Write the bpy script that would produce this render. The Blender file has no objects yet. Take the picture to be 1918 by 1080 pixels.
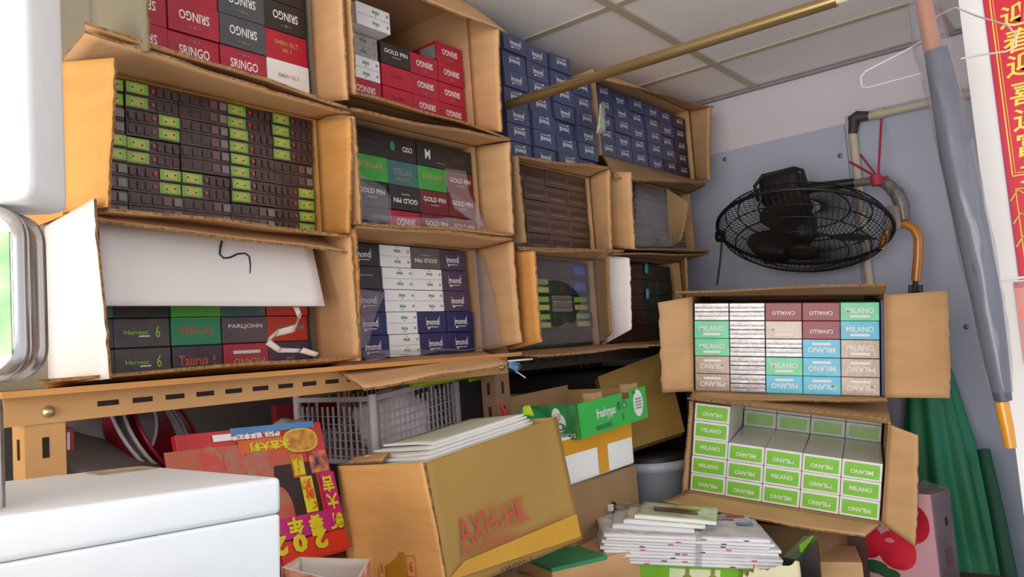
import bpy, bmesh, math, random
import numpy as np
from mathutils import Vector, Matrix, noise
random.seed(7)
R_ = random.Random(11)
PI = math.pi
C = bpy.context.scene.collection

# ------------------------------------------------------------------ camera
W, H = 1918.0, 1080.0
CC = np.array([959., 540.])
VA = np.array([2130., 570.]); VB = np.array([-870., 800.])
FPX = math.sqrt(-float(np.dot(VA-CC, VB-CC)))
def _cv(p):
    v = np.array([p[0]-CC[0], -(p[1]-CC[1]), -FPX]); return v/np.linalg.norm(v)
_a = _cv(VA); _b = _cv(VB); _z = np.cross(_a, _b)
RW = np.array([_a, _b, _z])
# world: X runs along the shelf to the end wall, Y towards the shelf wall, Z up; origin = eye point 1.5 m above the floor
cd = bpy.data.cameras.new('camera'); cam = bpy.data.objects.new('camera', cd); C.objects.link(cam)
cam.matrix_world = Matrix([[*RW[0], 0], [*RW[1], 0], [*RW[2], 0], [0, 0, 0, 1]])
cd.sensor_width = 36; cd.lens = 36*FPX/W; cd.clip_start = 0.02
bpy.context.scene.camera = cam

# ------------------------------------------------------------------ world, light, exposure
sc = bpy.context.scene
sc.view_settings.view_transform = 'Standard'; sc.view_settings.look = 'None'
sc.view_settings.gamma = 1; sc.view_settings.use_curve_mapping = False
sc.view_settings.exposure = 0.0
wd = bpy.data.worlds.new('world'); sc.world = wd; wd.use_nodes = True
bg = wd.node_tree.nodes['Background']; bg.inputs[0].default_value = (0.80, 0.87, 1.0, 1); bg.inputs[1].default_value = 1.0
def area(name, loc, target, sx, sy, power, col):
    ld = bpy.data.lights.new(name, 'AREA'); ld.shape = 'RECTANGLE'; ld.size = sx; ld.size_y = sy
    ld.energy = power; ld.color = col
    o = bpy.data.objects.new(name, ld); C.objects.link(o); o.location = loc
    o.rotation_euler = (Vector(target)-Vector(loc)).to_track_quat('-Z', 'Y').to_euler(); return o
area('street_daylight', (-1.75, 0.05, -0.25), (1.2, 0.55, 0.12), 2.2, 2.0, 98, (1.0, 0.955, 0.89))
area('shop_front_daylight', (0.2, -1.9, 0.6), (1.6, 0.9, 0.0), 2.6, 1.0, 12, (0.92, 0.95, 1.0))

# ------------------------------------------------------------------ pixel helpers (true world points on known planes)
def ray(u, v): return RW @ np.array([u-CC[0], -(v-CC[1]), -FPX])
def PY(u, v, Y): d = ray(u, v); return Vector(d*(Y/d[1]))
def PX(u, v, X): d = ray(u, v); return Vector(d*(X/d[0]))
def PZ(u, v, Z): d = ray(u, v); return Vector(d*(Z/d[2]))
def PD(u, v, d): return Vector(ray(u, v)*(d/FPX))

# ------------------------------------------------------------------ materials
def srgb(h):
    h = h.lstrip('#'); o = []
    for i in (0, 2, 4):
        c = int(h[i:i+2], 16)/255; o.append(c/12.92 if c <= 0.04045 else ((c+0.055)/1.055)**2.4)
    return (*o, 1)
_m = {}
def mat(name, col, rough=0.5, metal=0.0, var=0.08, scale=12.0, bump=0.0, bscale=60.0, coat=0.0, alpha=1.0, stretch=(1, 1, 1), col2=None, spec=0.5, detail=4):
    if name in _m: return _m[name]
    m = bpy.data.materials.new(name); m.use_nodes = True; nt = m.node_tree; N = nt.nodes; L = nt.links
    b = N['Principled BSDF']; c = srgb(col)
    b.inputs['Roughness'].default_value = rough; b.inputs['Metallic'].default_value = metal
    b.inputs['Coat Weight'].default_value = coat; b.inputs['Coat Roughness'].default_value = 0.12
    b.inputs['Alpha'].default_value = alpha; b.inputs['Specular IOR Level'].default_value = spec
    tc = N.new('ShaderNodeTexCoord'); mp = N.new('ShaderNodeMapping'); mp.inputs['Scale'].default_value = stretch
    L.new(tc.outputs['Object'], mp.inputs[0])
    nz = N.new('ShaderNodeTexNoise'); nz.inputs['Scale'].default_value = scale; nz.inputs['Detail'].default_value = detail
    L.new(mp.outputs[0], nz.inputs[0])
    rp = N.new('ShaderNodeValToRGB'); rp.color_ramp.elements[0].position = 0.3; rp.color_ramp.elements[1].position = 0.7
    c2 = srgb(col2) if col2 else c
    rp.color_ramp.elements[0].color = (*[x*(1-var) for x in c[:3]], 1)
    rp.color_ramp.elements[1].color = (*[min(1, x*(1+var)) for x in c2[:3]], 1)
    L.new(nz.outputs[0], rp.inputs[0]); L.new(rp.outputs[0], b.inputs['Base Color'])
    if bump:
        n2 = N.new('ShaderNodeTexNoise'); n2.inputs['Scale'].default_value = bscale; L.new(mp.outputs[0], n2.inputs[0])
        bp = N.new('ShaderNodeBump'); bp.inputs['Strength'].default_value = bump; bp.inputs['Distance'].default_value = 0.004
        L.new(n2.outputs[0], bp.inputs['Height']); L.new(bp.outputs[0], b.inputs['Normal'])
    _m[name] = m; return m
card = mat('cardboard', '#cca071', 0.85, var=0.10, scale=7, bump=0.15, bscale=35, stretch=(1, 1, 3))
card_or = mat('cardboard_orange', '#d69a52', 0.8, var=0.12, scale=6, bump=0.2, bscale=25, stretch=(1, 1, 4))
card_dk = mat('cardboard_dark', '#9a7a55', 0.85, var=0.12, scale=9, bump=0.2)
card_in = mat('cardboard_inside', '#b08a5c', 0.9, var=0.08, scale=9, bump=0.15)
card_axh = mat('cardboard_khaki', '#a3803f', 0.75, var=0.10, scale=5, bump=0.2, bscale=22)
card_wh = mat('cardboard_white', '#e3ddd8', 0.75, var=0.05, scale=5, bump=0.15, bscale=20)
card_gy = mat('cardboard_grey', '#7d7460', 0.85, var=0.05)  # grey card darkened: the shade on the top-left panel is in the colour
edge_m = mat('corrugated_edge', '#8d6a42', 0.95, var=0.5, scale=160, detail=2)
foam = mat('styrofoam', '#f4f4f2', 0.6, var=0.02, scale=40, bump=0.10, bscale=160)
foam_blue = mat('styrofoam_cool', '#e9eff2', 0.55, var=0.02, scale=20, bump=0.04, bscale=120)
white = mat('white_print', '#e6e4e2', 0.35, var=0.03, coat=0.4)
ink = mat('ink_white', '#e8e4e0', 0.4, var=0.02)
def pk(n, c, **k): return mat(n, c, k.pop('rough', 0.45), coat=k.pop('coat', 0.22), var=k.pop('var', 0.12), scale=k.pop('scale', 30), bump=k.pop('bump', 0.12), bscale=90, **k)
red = pk('carton_red', '#a81c33'); crimson = pk('carton_crimson', '#b21530'); grey = pk('carton_grey', '#4a4d50'); black = pk('carton_black', '#2b2624')
maroon = pk('carton_maroon', '#6a2228'); navy = pk('carton_navy', '#1d2558'); navy_d = pk('carton_navy_dusty', '#434a6a', coat=0.25); green = pk('carton_green', '#1f8a5a')
purple = pk('carton_plum', '#4a3a50'); brown = pk('carton_brown', '#3a2a26', col2='#54423c'); lime = pk('print_lime', '#7fa845'); limey = pk('print_yellow_green', '#b3b455')
teal = pk('carton_teal', '#3d6a66'); orange_red = pk('carton_orange_red', '#c23a2a'); steel = pk('foil_silver', '#8f8a8a', metal=0.6, rough=0.28, var=0.25, scale=60)
mint = pk('carton_mint', '#6fd3a0'); skyb = pk('carton_sky', '#5cc0de'); champ = pk('carton_champagne', '#a38d7c', rough=0.28, metal=0.15); cavred = pk('carton_wine', '#8e2136')
milgreen = pk('milano_green', '#7cc433'); paper_g = pk('carton_grass', '#3f9a40'); dkgreen = pk('carton_dark_green', '#28332b'); dusk = pk('carton_dusky_brown', '#5a4438')
ink_gold = mat('ink_gold', '#b59a5c', 0.4); ink_green = mat('ink_green', '#3c8a58', 0.4); ink_grey = mat('ink_grey', '#8a8684', 0.5); ink_lime = mat('ink_lime', '#8ecf3a', 0.4)
ink_or = mat('ink_orange', '#d9532c', 0.4); ink_red = mat('ink_red', '#bb4a3a', 0.7); ink_blk = mat('ink_black', '#1b1a1c', 0.5); ink_pink = mat('ink_pink', '#c23b4d', 0.5)
plastic_clear = mat('clear_plastic', '#c9c4cc', 0.15, alpha=0.13, var=0.05, bump=0.6, bscale=30, coat=0.6)
plastic_milk = mat('milky_plastic', '#a99ca4', 0.25, alpha=0.24, var=0.08, bump=0.5, bscale=30)
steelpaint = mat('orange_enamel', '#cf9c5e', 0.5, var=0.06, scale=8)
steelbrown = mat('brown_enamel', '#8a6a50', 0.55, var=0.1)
hole = mat('slot_dark', '#2a1c18', 0.9)
dark = mat('dark_fill', '#2c2624', 0.95)  # plain dark colour; on the added under-shelf block it stands in for shade
iron = mat('black_iron', '#1b1918', 0.45, var=0.3, scale=20, metal=0.3)
wallgrey = mat('wall_panel_paint', '#a9acbd', 0.6, var=0.03, scale=3)
wallwhite = mat('wall_white_paint', '#cfc6cc', 0.8, var=0.02, scale=3)
ceil_m = mat('ceiling_tile', '#f2e8e2', 0.9, var=0.02, scale=8, bump=0.1)
grid_m = mat('ceiling_grid', '#b9ad93', 0.6, var=0.05)
floor_m = mat('floor_tile', '#a59d92', 0.6, var=0.15, scale=4)

# ------------------------------------------------------------------ mesh builder
_txt = {}
def text_geo(s, bold=0.0):
    k = (s, bold)
    if k in _txt: return _txt[k]
    cu = bpy.data.curves.new('t', 'FONT'); cu.body = s; cu.align_x = 'CENTER'; cu.resolution_u = 2; cu.offset = bold; cu.space_line = 0.95
    o = bpy.data.objects.new('t', cu); C.objects.link(o)
    dg = bpy.context.evaluated_depsgraph_get(); dg.update(); me = o.evaluated_get(dg).to_mesh()
    vs = [(v.co.x, v.co.y) for v in me.vertices]; fs = [tuple(p.vertices) for p in me.polygons]
    o.evaluated_get(dg).to_mesh_clear(); bpy.data.objects.remove(o); bpy.data.curves.remove(cu)
    if not vs: vs = [(0, 0), (1, 0), (1, 1)]; fs = [(0, 1, 2)]
    x0 = min(v[0] for v in vs); x1 = max(v[0] for v in vs); y0 = min(v[1] for v in vs); y1 = max(v[1] for v in vs)
    cx, cy = (x0+x1)/2, (y0+y1)/2
    _txt[k] = ([(a-cx, b-cy) for a, b in vs], fs, x1-x0, y1-y0); return _txt[k]

def frame(O, ex, ez):
    ex = Vector(ex).normalized(); ez = Vector(ez); ez = (ez-ex*ez.dot(ex)).normalized(); ey = ez.cross(ex)
    return Matrix([[ex.x, ey.x, ez.x, O[0]], [ex.y, ey.y, ez.y, O[1]], [ex.z, ey.z, ez.z, O[2]], [0, 0, 0, 1]])
ID = Matrix.Identity(4)

class MB:
    def __init__(s, F=None): s.v = []; s.f = []; s.m = []; s.ms = []; s.F = F or ID; s.sm = []
    def mi(s, m):
        if m not in s.ms: s.ms.append(m)
        return s.ms.index(m)
    def add(s, vs, fs, m, smooth=False):
        n = len(s.v); s.v += [s.F @ Vector(v) for v in vs]; i = s.mi(m)
        for f in fs: s.f.append(tuple(n+k for k in f)); s.m.append(i); s.sm.append(smooth)
    def hexa(s, b, t, m):   # bottom 4, top 4 points, same winding
        s.add(list(b)+list(t), [(3, 2, 1, 0), (4, 5, 6, 7), (0, 1, 5, 4), (1, 2, 6, 5), (2, 3, 7, 6), (3, 0, 4, 7)], m)
    def box(s, x0, x1, y0, y1, z0, z1, m, bev=0.0):
        if not bev:
            s.hexa([(x0, y0, z0), (x1, y0, z0), (x1, y1, z0), (x0, y1, z0)], [(x0, y0, z1), (x1, y0, z1), (x1, y1, z1), (x0, y1, z1)], m); return
        bm = bmesh.new(); r = bmesh.ops.create_cube(bm, size=1)
        for v in bm.verts: v.co = Vector(((x0+x1)/2+v.co.x*(x1-x0), (y0+y1)/2+v.co.y*(y1-y0), (z0+z1)/2+v.co.z*(z1-z0)))
        bmesh.ops.bevel(bm, geom=bm.edges[:], offset=bev, segments=3 if bev > 0.004 else 2, affect='EDGES', profile=0.6)
        bm.verts.index_update(); s.add([v.co.copy() for v in bm.verts], [tuple(v.index for v in f.verts) for f in bm.faces], m, bev > 0.004); bm.free()
    def rect(s, cx, cz, w, h, m, y=-0.0004): s.add([(cx-w/2, y, cz-h/2), (cx+w/2, y, cz-h/2), (cx+w/2, y, cz+h/2), (cx-w/2, y, cz+h/2)], [(0, 1, 2, 3)], m)
    def ell(s, cx, cz, rx, rz, m, y=-0.0004, n=24, p=1.0):
        vs = []
        for i in range(n):
            a = 2*PI*i/n; c_, s_ = math.cos(a), math.sin(a)
            vs.append((cx+rx*math.copysign(abs(c_)**p, c_), y, cz+rz*math.copysign(abs(s_)**p, s_)))
        s.add(vs, [tuple(range(n))], m)
    def ring(s, cx, cz, w, h, t, m, y=-0.0005):
        s.rect(cx, cz+h/2, w+t, t, m, y); s.rect(cx, cz-h/2, w+t, t, m, y); s.rect(cx-w/2, cz, t, h, m, y); s.rect(cx+w/2, cz, t, h, m, y)
    def text(s, st, cx, cz, h, w, m, y=-0.0007, flip=False, bold=0.0, skew=0.0):
        vs, fs, tw, th = text_geo(st, bold); k = -1 if flip else 1
        sx = w/tw; sz = h/th
        s.add([(cx+k*(a*sx+b*sz*skew), y, cz+k*b*sz) for a, b in vs], fs, m)
    def poly(s, pts, m): s.add(pts, [tuple(range(len(pts)))], m)
    def tube(s, pts, r, m, n=8, cap=True, smooth=True):
        pts = [Vector(p) for p in pts]; rs = r if isinstance(r, (list, tuple)) else [r]*len(pts)
        vs = []; fs = []; up = None
        for i, p in enumerate(pts):
            d = (pts[min(i+1, len(pts)-1)]-pts[max(i-1, 0)]).normalized()
            if up is None:
                up = Vector((0, 0, 1)) if abs(d.z) < 0.9 else Vector((1, 0, 0))
            a = d.cross(up).normalized(); b = a.cross(d).normalized(); up = b
            for j in range(n):
                t = 2*PI*j/n; vs.append(p+(a*math.cos(t)+b*math.sin(t))*rs[i])
        for i in range(len(pts)-1):
            for j in range(n):
                k = (j+1) % n; fs.append((i*n+j, i*n+k, (i+1)*n+k, (i+1)*n+j))
        s.add(vs, fs, m, smooth)
        if cap: s.add(vs[:n][::-1], [tuple(range(n))], m); s.add(vs[-n:], [tuple(range(n))], m)
    def lathe(s, prof, m, O=(0, 0, 0), ax=(0, 0, 1), n=32, smooth=True):
        ax = Vector(ax).normalized(); a = ax.orthogonal().normalized(); b = ax.cross(a); O = Vector(O); vs = []; fs = []
        for r, h in prof:
            for j in range(n):
                t = 2*PI*j/n; vs.append(O+ax*h+(a*math.cos(t)+b*math.sin(t))*r)
        for i in range(len(prof)-1):
            for j in range(n):
                k = (j+1) % n; fs.append((i*n+j, i*n+k, (i+1)*n+k, (i+1)*n+j))
        s.add(vs, fs, m, smooth)
    def panel(s, p00, p10, p11, p01, m, t=0.004, nx=16, ny=8, amp=0.003, rag=0.0, seed=0, fr=6.0, me=None, sag=0.0):
        # solid bent sheet through four corners; rag makes the p01-p11 edge ragged
        p00, p10, p11, p01 = map(Vector, (p00, p10, p11, p01)); nm = (p10-p00).cross(p01-p00).normalized()
        top = []; bot = []
        for j in range(ny+1):
            v = j/ny
            for i in range(nx+1):
                u = i/nx; vv = v
                p = (p00*(1-u)+p10*u)*(1-vv)+(p01*(1-u)+p11*u)*vv
                k = 4*v*(1-v)*0.6+v*0.6
                off = noise.noise(p*fr+Vector((seed, 0, 0)))*amp*min(1, v*3)*2 - sag*math.sin(PI*u)*v
                p = p+nm*off
                if rag and j == ny: p = p+(p01-p00).normalized()*noise.noise(Vector((u*22, seed, 0)))*rag
                top.append(p+nm*t/2); bot.append(p-nm*t/2)
        n1 = nx+1; vs = top+bot; o = len(top); fs = []; ed = []
        for j in range(ny):
            for i in range(nx):
                a = j*n1+i; fs.append((a, a+1, a+n1+1, a+n1)); fs.append((o+a+n1, o+a+n1+1, o+a+1, o+a))
        for i in range(nx): ed.append((i, o+i, o+i+1, i+1)); a = ny*n1+i; ed.append((a+1, o+a+1, o+a, a))
        for j in range(ny): a = j*n1; ed.append((a+n1, o+a+n1, o+a, a)); a = j*n1+nx; ed.append((a, o+a, o+a+n1, a+n1))
        n = len(s.v); s.add(vs, fs, m, True)
        i = s.mi(me or edge_m)
        for f in ed: s.f.append(tuple(n+k for k in f)); s.m.append(i); s.sm.append(False)
    def build(s, name, parent=None, origin=None, bevel=0):
        me = bpy.data.meshes.new(name)
        if parent is not None: O = Vector(parent['_o']) if '_o' in parent else Vector((0, 0, 0))
        elif origin is not None: O = Vector(origin)
        else:
            xs = [v.x for v in s.v]; ys = [v.y for v in s.v]; zs = [v.z for v in s.v]; O = Vector(((min(xs)+max(xs))/2, (min(ys)+max(ys))/2, min(zs)))
        me.from_pydata([v-O for v in s.v], [], s.f)
        for m in s.ms: me.materials.append(m)
        me.polygons.foreach_set('material_index', s.m); me.polygons.foreach_set('use_smooth', s.sm); me.update()
        o = bpy.data.objects.new(name, me); C.objects.link(o)
        if parent is not None: o.parent = parent
        else: o.location = O
        o['_o'] = tuple(O); return o

ALL = []
def tag(o, label, cat, group=None, kind=None):
    o['label'] = label; o['category'] = cat
    if group: o['group'] = group
    if kind: o['kind'] = kind
    return o
def empty(name, loc, label, cat, group=None):
    o = bpy.data.objects.new(name, None); C.objects.link(o); o.location = loc; o['_o'] = tuple(loc); o.empty_display_size = 0.02
    return tag(o, label, cat, group)
def struct(mb, name): o = mb.build(name, origin=(0, 0, 0)); o['kind'] = 'structure'; return o

# ------------------------------------------------------------------ room shell
ZF, ZC, XW, YW = -1.5, 0.848, 2.625, 1.66
b = MB(); b.box(-1.6, 3.0, -1.6, 1.75, ZF-0.05, ZF, floor_m); struct(b, 'floor')
b = MB(); b.box(-1.6, 3.0, -1.6, 1.75, ZC, ZC+0.03, ceil_m); struct(b, 'ceiling')
b = MB(); b.box(XW, XW+0.08, -1.6, YW, ZF, ZC, wallwhite); struct(b, 'wall_back')
b = MB(); b.box(-1.6, XW, YW, YW+0.08, ZF, ZC, mat('wall_shade_paint', '#57504c', 0.9)); struct(b, 'wall_left')  # wall colour darkened to put the shade behind the shelf into the paint
b = MB(); b.box(XW-0.010, XW-0.001, 0.668, YW-0.002, ZF+0.01, 0.648, wallgrey)
b.box(XW-0.010, XW-0.001, -0.6, 0.664, ZF+0.01, 0.672, wallgrey)
for (u, v) in ((1573, 291), (1357, 298), (1810, 612)):
    p = PX(u, v, XW-0.012); b.lathe([(0.0001, 0.003), (0.006, 0.003), (0.008, 0)], mat('screw', '#77757c', 0.4, 0.6), O=(XW-0.010, p.y, p.z), ax=(-1, 0, 0), n=10)
o = struct(b, 'trim_1')
n = 2
for X in (1.078, 1.680, 2.281): b = MB(); b.box(X-0.012, X+0.012, -1.6, YW-0.001, ZC-0.004, ZC-0.0003, grid_m); struct(b, 'trim_%d' % n); n += 1
for Y in (0.94, 0.34, -0.26, -0.86): b = MB(); b.box(-1.6, XW-0.001, Y-0.012, Y+0.012, ZC-0.006, ZC-0.0045, grid_m); struct(b, 'trim_%d' % n); n += 1
b = MB(); b.box(XW-0.02, XW-0.001, -1.6, YW-0.001, ZC-0.012, ZC-0.0065, mat('edge_trim', '#8f8a8c', 0.7)); struct(b, 'trim_%d' % n)

# right-hand partition with the couplet
XP = 1.80; yp = PX(1795, 0, XP).y
pw = mat('partition_white', '#e4e2e0', 0.55, var=0.02)
b = MB(); b.box(XP, XP+0.05, -0.55, yp, ZF, ZC-0.006, pw); struct(b, 'wall_right')
FB = frame((XP-0.001, 0, 0), (0, -1, 0), (0, 0, 1))   # local x = -Y, z = up
bred = mat('banner_red', '#c8102e', 0.5, var=0.05); bgold = mat('banner_gold', '#d9cf52', 0.45); bmag = mat('banner_magenta', '#b0235a', 0.5)
pL = PX(1845, 0, XP); pB = PX(1900, 515, XP)
bw = 0.098; bx0 = -pL.y; bz0 = pB.z; bz1 = 0.83
b = MB(FB); b.box(bx0-0.004, bx0+bw+0.004, -0.0015, 0.0, bz0-0.01, bz1, bmag); b.box(bx0, bx0+bw, -0.0025, -0.0015, bz0, bz1, bred)
zz = PX(1880, 340, XP).z
b.ring(bx0+bw/2, (zz+bz1)/2, bw-0.016, bz1-zz-0.014, 0.0022, bgold, y=-0.0032)
b.ring(bx0+bw/2, (zz+bz1)/2, bw-0.026, bz1-zz-0.024, 0.0010, bgold, y=-0.0032)
b.ring(bx0+bw/2, (bz0+zz)/2-0.004, bw-0.02, zz-bz0-0.03, 0.0016, bgold, y=-0.0032)
for i, ch in enumerate('迎春迎喜迎富貴'):
    v = (33, 80, 125, 178, 226, 273, 322)[i]; p = PX(1885+i*4.2, v, XP)
    b.text(ch, bx0+bw*0.5, p.z, 0.047, 0.056, bgold, y=-0.0035, bold=0.012, skew=0.12)
for k in range(3):
    z0 = zz-0.035-k*0.045; b.ell(bx0+bw/2, z0, 0.016, 0.016, bgold, y=-0.0034); b.ell(bx0+bw/2, z0, 0.011, 0.011, bred, y=-0.0037); b.ell(bx0+bw/2, z0, 0.004, 0.004, bgold, y=-0.004)
    for q in (-1, 1): b.tube([(bx0+bw/2+q*0.02, -0.0036, z0), (bx0+bw/2+q*0.036, -0.0036, z0+0.014), (bx0+bw/2+q*0.05, -0.0036, z0-0.006)], 0.0016, bgold, n=4)
tag(b.build('couplet_banner'), 'red couplet banner with gold calligraphy on the white partition', 'banner')
b = MB(FB); pq = PX(1903, 528, XP)
b.box(-pq.y-0.004, -pq.y+0.12, -0.002, 0, pq.z-0.16, pq.z, mat('poster_pink', '#c9b8b4', 0.4, var=0.3, scale=30, col2='#d8675a'))
b.box(-pq.y-0.004, -pq.y+0.12, -0.003, -0.002, pq.z-0.012, pq.z, plastic_milk)
tag(b.build('wall_poster'), 'small pinkish poster in plastic below the red banner', 'poster')
b = MB(FB); b.box(-yp+0.001, -yp+0.3, -0.004, 0, PX(1890, 520, XP).z-0.004, PX(1890, 520, XP).z, pw)
o = struct(b, 'trim_%d' % (n+1))

# ------------------------------------------------------------------ shelving unit
YS = 1.10
ROW = [('left', 0.383), ('middle', 1.300), ('right', 2.43)]
su = empty('shelving_unit', (1.4, YS, ZF), 'orange slotted steel shelving unit with wooden boards under the stacked boxes', 'shelf')
wood = mat('board_wood', '#c98d4a', 0.6, var=0.2, scale=5, stretch=(1, 8, 8))
def post(x, y, sy, m=steelpaint):
    b = MB(); t = 0.003; w = 0.048
    b.box(x, x+w, y, y+t, ZF, -0.012, m); b.box(x if sy > 0 else x+w-t, (x+t) if sy > 0 else x+w, y+t, y+0.04, ZF, -0.012, m)
    z = -0.075
    while z > -0.9:
        b.box(x+0.024-0.004, x+0.024+0.004, y-0.0006, y, z-0.013, z+0.013, hole); b.box(x-0.0006, x, y+0.016, y+0.024, z-0.013, z+0.013, hole); z -= 0.052
    return b.build('post', su)
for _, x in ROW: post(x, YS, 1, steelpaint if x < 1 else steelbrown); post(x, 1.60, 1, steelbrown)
for z in (-0.0006, -0.33):
    for (xa, xb, y0, ym, pm) in ((0.345, 1.345, 1.056, YS, steelpaint), (1.347, 2.49, 1.11, 1.15, mat('beam_shaded', '#3a2c25', 0.7))):  # right bay's brown beam darkened; the black under-shelf shade is in its colour
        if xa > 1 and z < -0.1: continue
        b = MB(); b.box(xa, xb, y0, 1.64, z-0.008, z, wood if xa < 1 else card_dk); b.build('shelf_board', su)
        for y, yy in ((ym-0.004, ym-0.0005), (1.6405, 1.644)):
            b = MB(); b.box(xa+0.015, xb-0.003, y, yy, z-0.044, z-0.0085, pm)
            if y < 1.2:
                x = 0.47 if xa < 1 else 1.39
                while x < xb-0.06: b.box(x, x+0.028, y-0.0006, y, z-0.029, z-0.022, hole); x += 0.047
            b.build('beam', su)
for p in ((0.41, -0.030), (1.32, -0.030)): b = MB(); b.lathe([(0.0001, 0.006), (0.006, 0.005), (0.008, 0)], mat('zinc', '#c9bd8e', 0.35, 0.8), O=(p[0], YS-0.005, p[1]), ax=(0, -1, 0), n=12); b.build('bolt', su)

# low bench carrying the clutter in front
bench = empty('storage_bench', (1.1, 0.6, ZF), 'low dark wooden bench under the foam cooler and boxes in front', 'bench')
bw_m = mat('bench_wood', '#4a3626', 0.7, var=0.2)
b = MB(); b.box(-0.75, 2.20, 0.10, 1.07, -0.65, -0.62, bw_m); b.build('bench_top', bench)
for x in (-0.7, 1.0, 2.1):
    for y in (0.14, 1.0): b = MB(); b.box(x, x+0.05, y, y+0.05, ZF, -0.65, bw_m); b.build('leg', bench)

# ------------------------------------------------------------------ cartons
DEP = 0.27
def carton_mesh(name, w, h, d, body, ops, bev=0.0014):
    b = MB(); b.box(-w/2, w/2, 0, d, 0, h, body, bev=bev)
    k = 0
    for op in ops:
        k += 1; y = -0.0004-0.00025*k; t = op[0]
        if t == 't': b.text(op[1], op[2]*w, op[3]*h, op[4]*h, op[5]*w, op[6], y=y, flip=(len(op) > 7 and op[7]), bold=0.015)
        elif t == 'r': b.rect(op[1]*w, op[2]*h, op[3]*w, op[4]*h, op[5], y=y)
        elif t == 'e': b.ell(op[1]*w, op[2]*h, op[3]*w, op[4]*h, op[5], y=y, n=12)
        elif t == 'side': b.add([(-w/2-0.0005, 0.004, h*.15), (-w/2-0.0005, 0.05, h*.15), (-w/2-0.0005, 0.05, h*.85), (-w/2-0.0005, 0.004, h*.85)], [(0, 1, 2, 3)], op[1])
    me_o = b.build(name, origin=(0, 0, 0)); me = me_o.data; bpy.data.objects.remove(me_o); return me
def sringo(f): return [('t', 'SRINGO', 0, .5 if not f else .55, .30, .60, ink, f), ('t', '~ w ~', 0, .82 if not f else .22, .10, .25, ink_grey, f)]
def mond(f, m=ink):
    s = -1 if f else 1
    return [('t', 'mond', .0, .52, .30, .42, m, f), ('r', -.23*s, .52-.0*s, .012, .42, m), ('r', .23*s, .56, .010, .46, m), ('r', -.02*s, .52-.25*s, .40, .03, m), ('r', -.17*s, .52-.31*s, .08, .05, m)]
def pine2(f): return [('r', 0, .5, .98, .015, ink_grey), ('t', 'PINE', .05, .25, .13, .20, ink_green, f), ('t', 'PINE', .05, .75, .13, .20, ink_green, f), ('t', 'v', .05, .12 if f else .38, .08, .05, ink_green, f), ('t', 'v', .05, .62 if f else .9, .08, .05, ink_green, f), ('r', .40, .25, .05, .1, ink_grey), ('r', .40, .75, .05, .1, ink_grey)]
def gold(f): return [('t', 'GOLD PIN', 0, .62 if not f else .38, .20, .78, ink, f), ('r', 0, .38 if not f else .64, .28, .06, ink_grey)]
def ban(m=ink): return [('r', 0, .55, .5, .08, m)]
def pack2(side):
    o = [('r', 0, .5, 1.0, .03, hole)]
    for zc in (.26, .76):
        if side == 'N':
            for k in range(5): o.append(('r', -.4+.2*k, zc, .15, .30, (pk('cell_rose', '#6d4a4a') if k % 2 else pk('cell_grey', '#7a7070')) if k in (3, 4) else pk('cell_umber', '#46322f')))
        else:
            s = -1 if side == 'L' else 1
            o += [('r', s*.29, zc, .40, .40, lime), ('r', s*.29, zc, .24, .26, limey), ('e', s*.38, zc+.02, .018, .035, ink_blk), ('e', s*.22, zc-.04, .018, .035, ink_blk), ('r', -s*.0, zc, .06, .13, pk('dot_red', '#b03a35'))]
            for k in range(3): o.append(('r', -s*(.12+.15*k), zc, .11, .32, pk('cell_umber', '#46322f')))
    return o
def milano(f, under=True): return [('t', 'MILANO', 0, .56 if not f else .42, .30, .72, ink, f)] + ([('r', 0, .24 if not f else .76, .50, .13, ink)] if under else [])
def foil(): return [('r', 0, .5, 1, .05, hole)] + [('r', 0, q+(.5-1)*.3+.1*k-.02, .97, (.05, .09, .04)[k], pk('foil_%d' % (k % 3), ('#b4aeae', '#6c6868', '#94898a')[k % 3], metal=0.5, rough=0.3, var=0.5, scale=90, stretch=(1, 1, 3))) for k in range(3) for q in (.32, .80)]
gold_pl = pk('foil_gold', '#cfd06a', metal=0.3)
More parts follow.
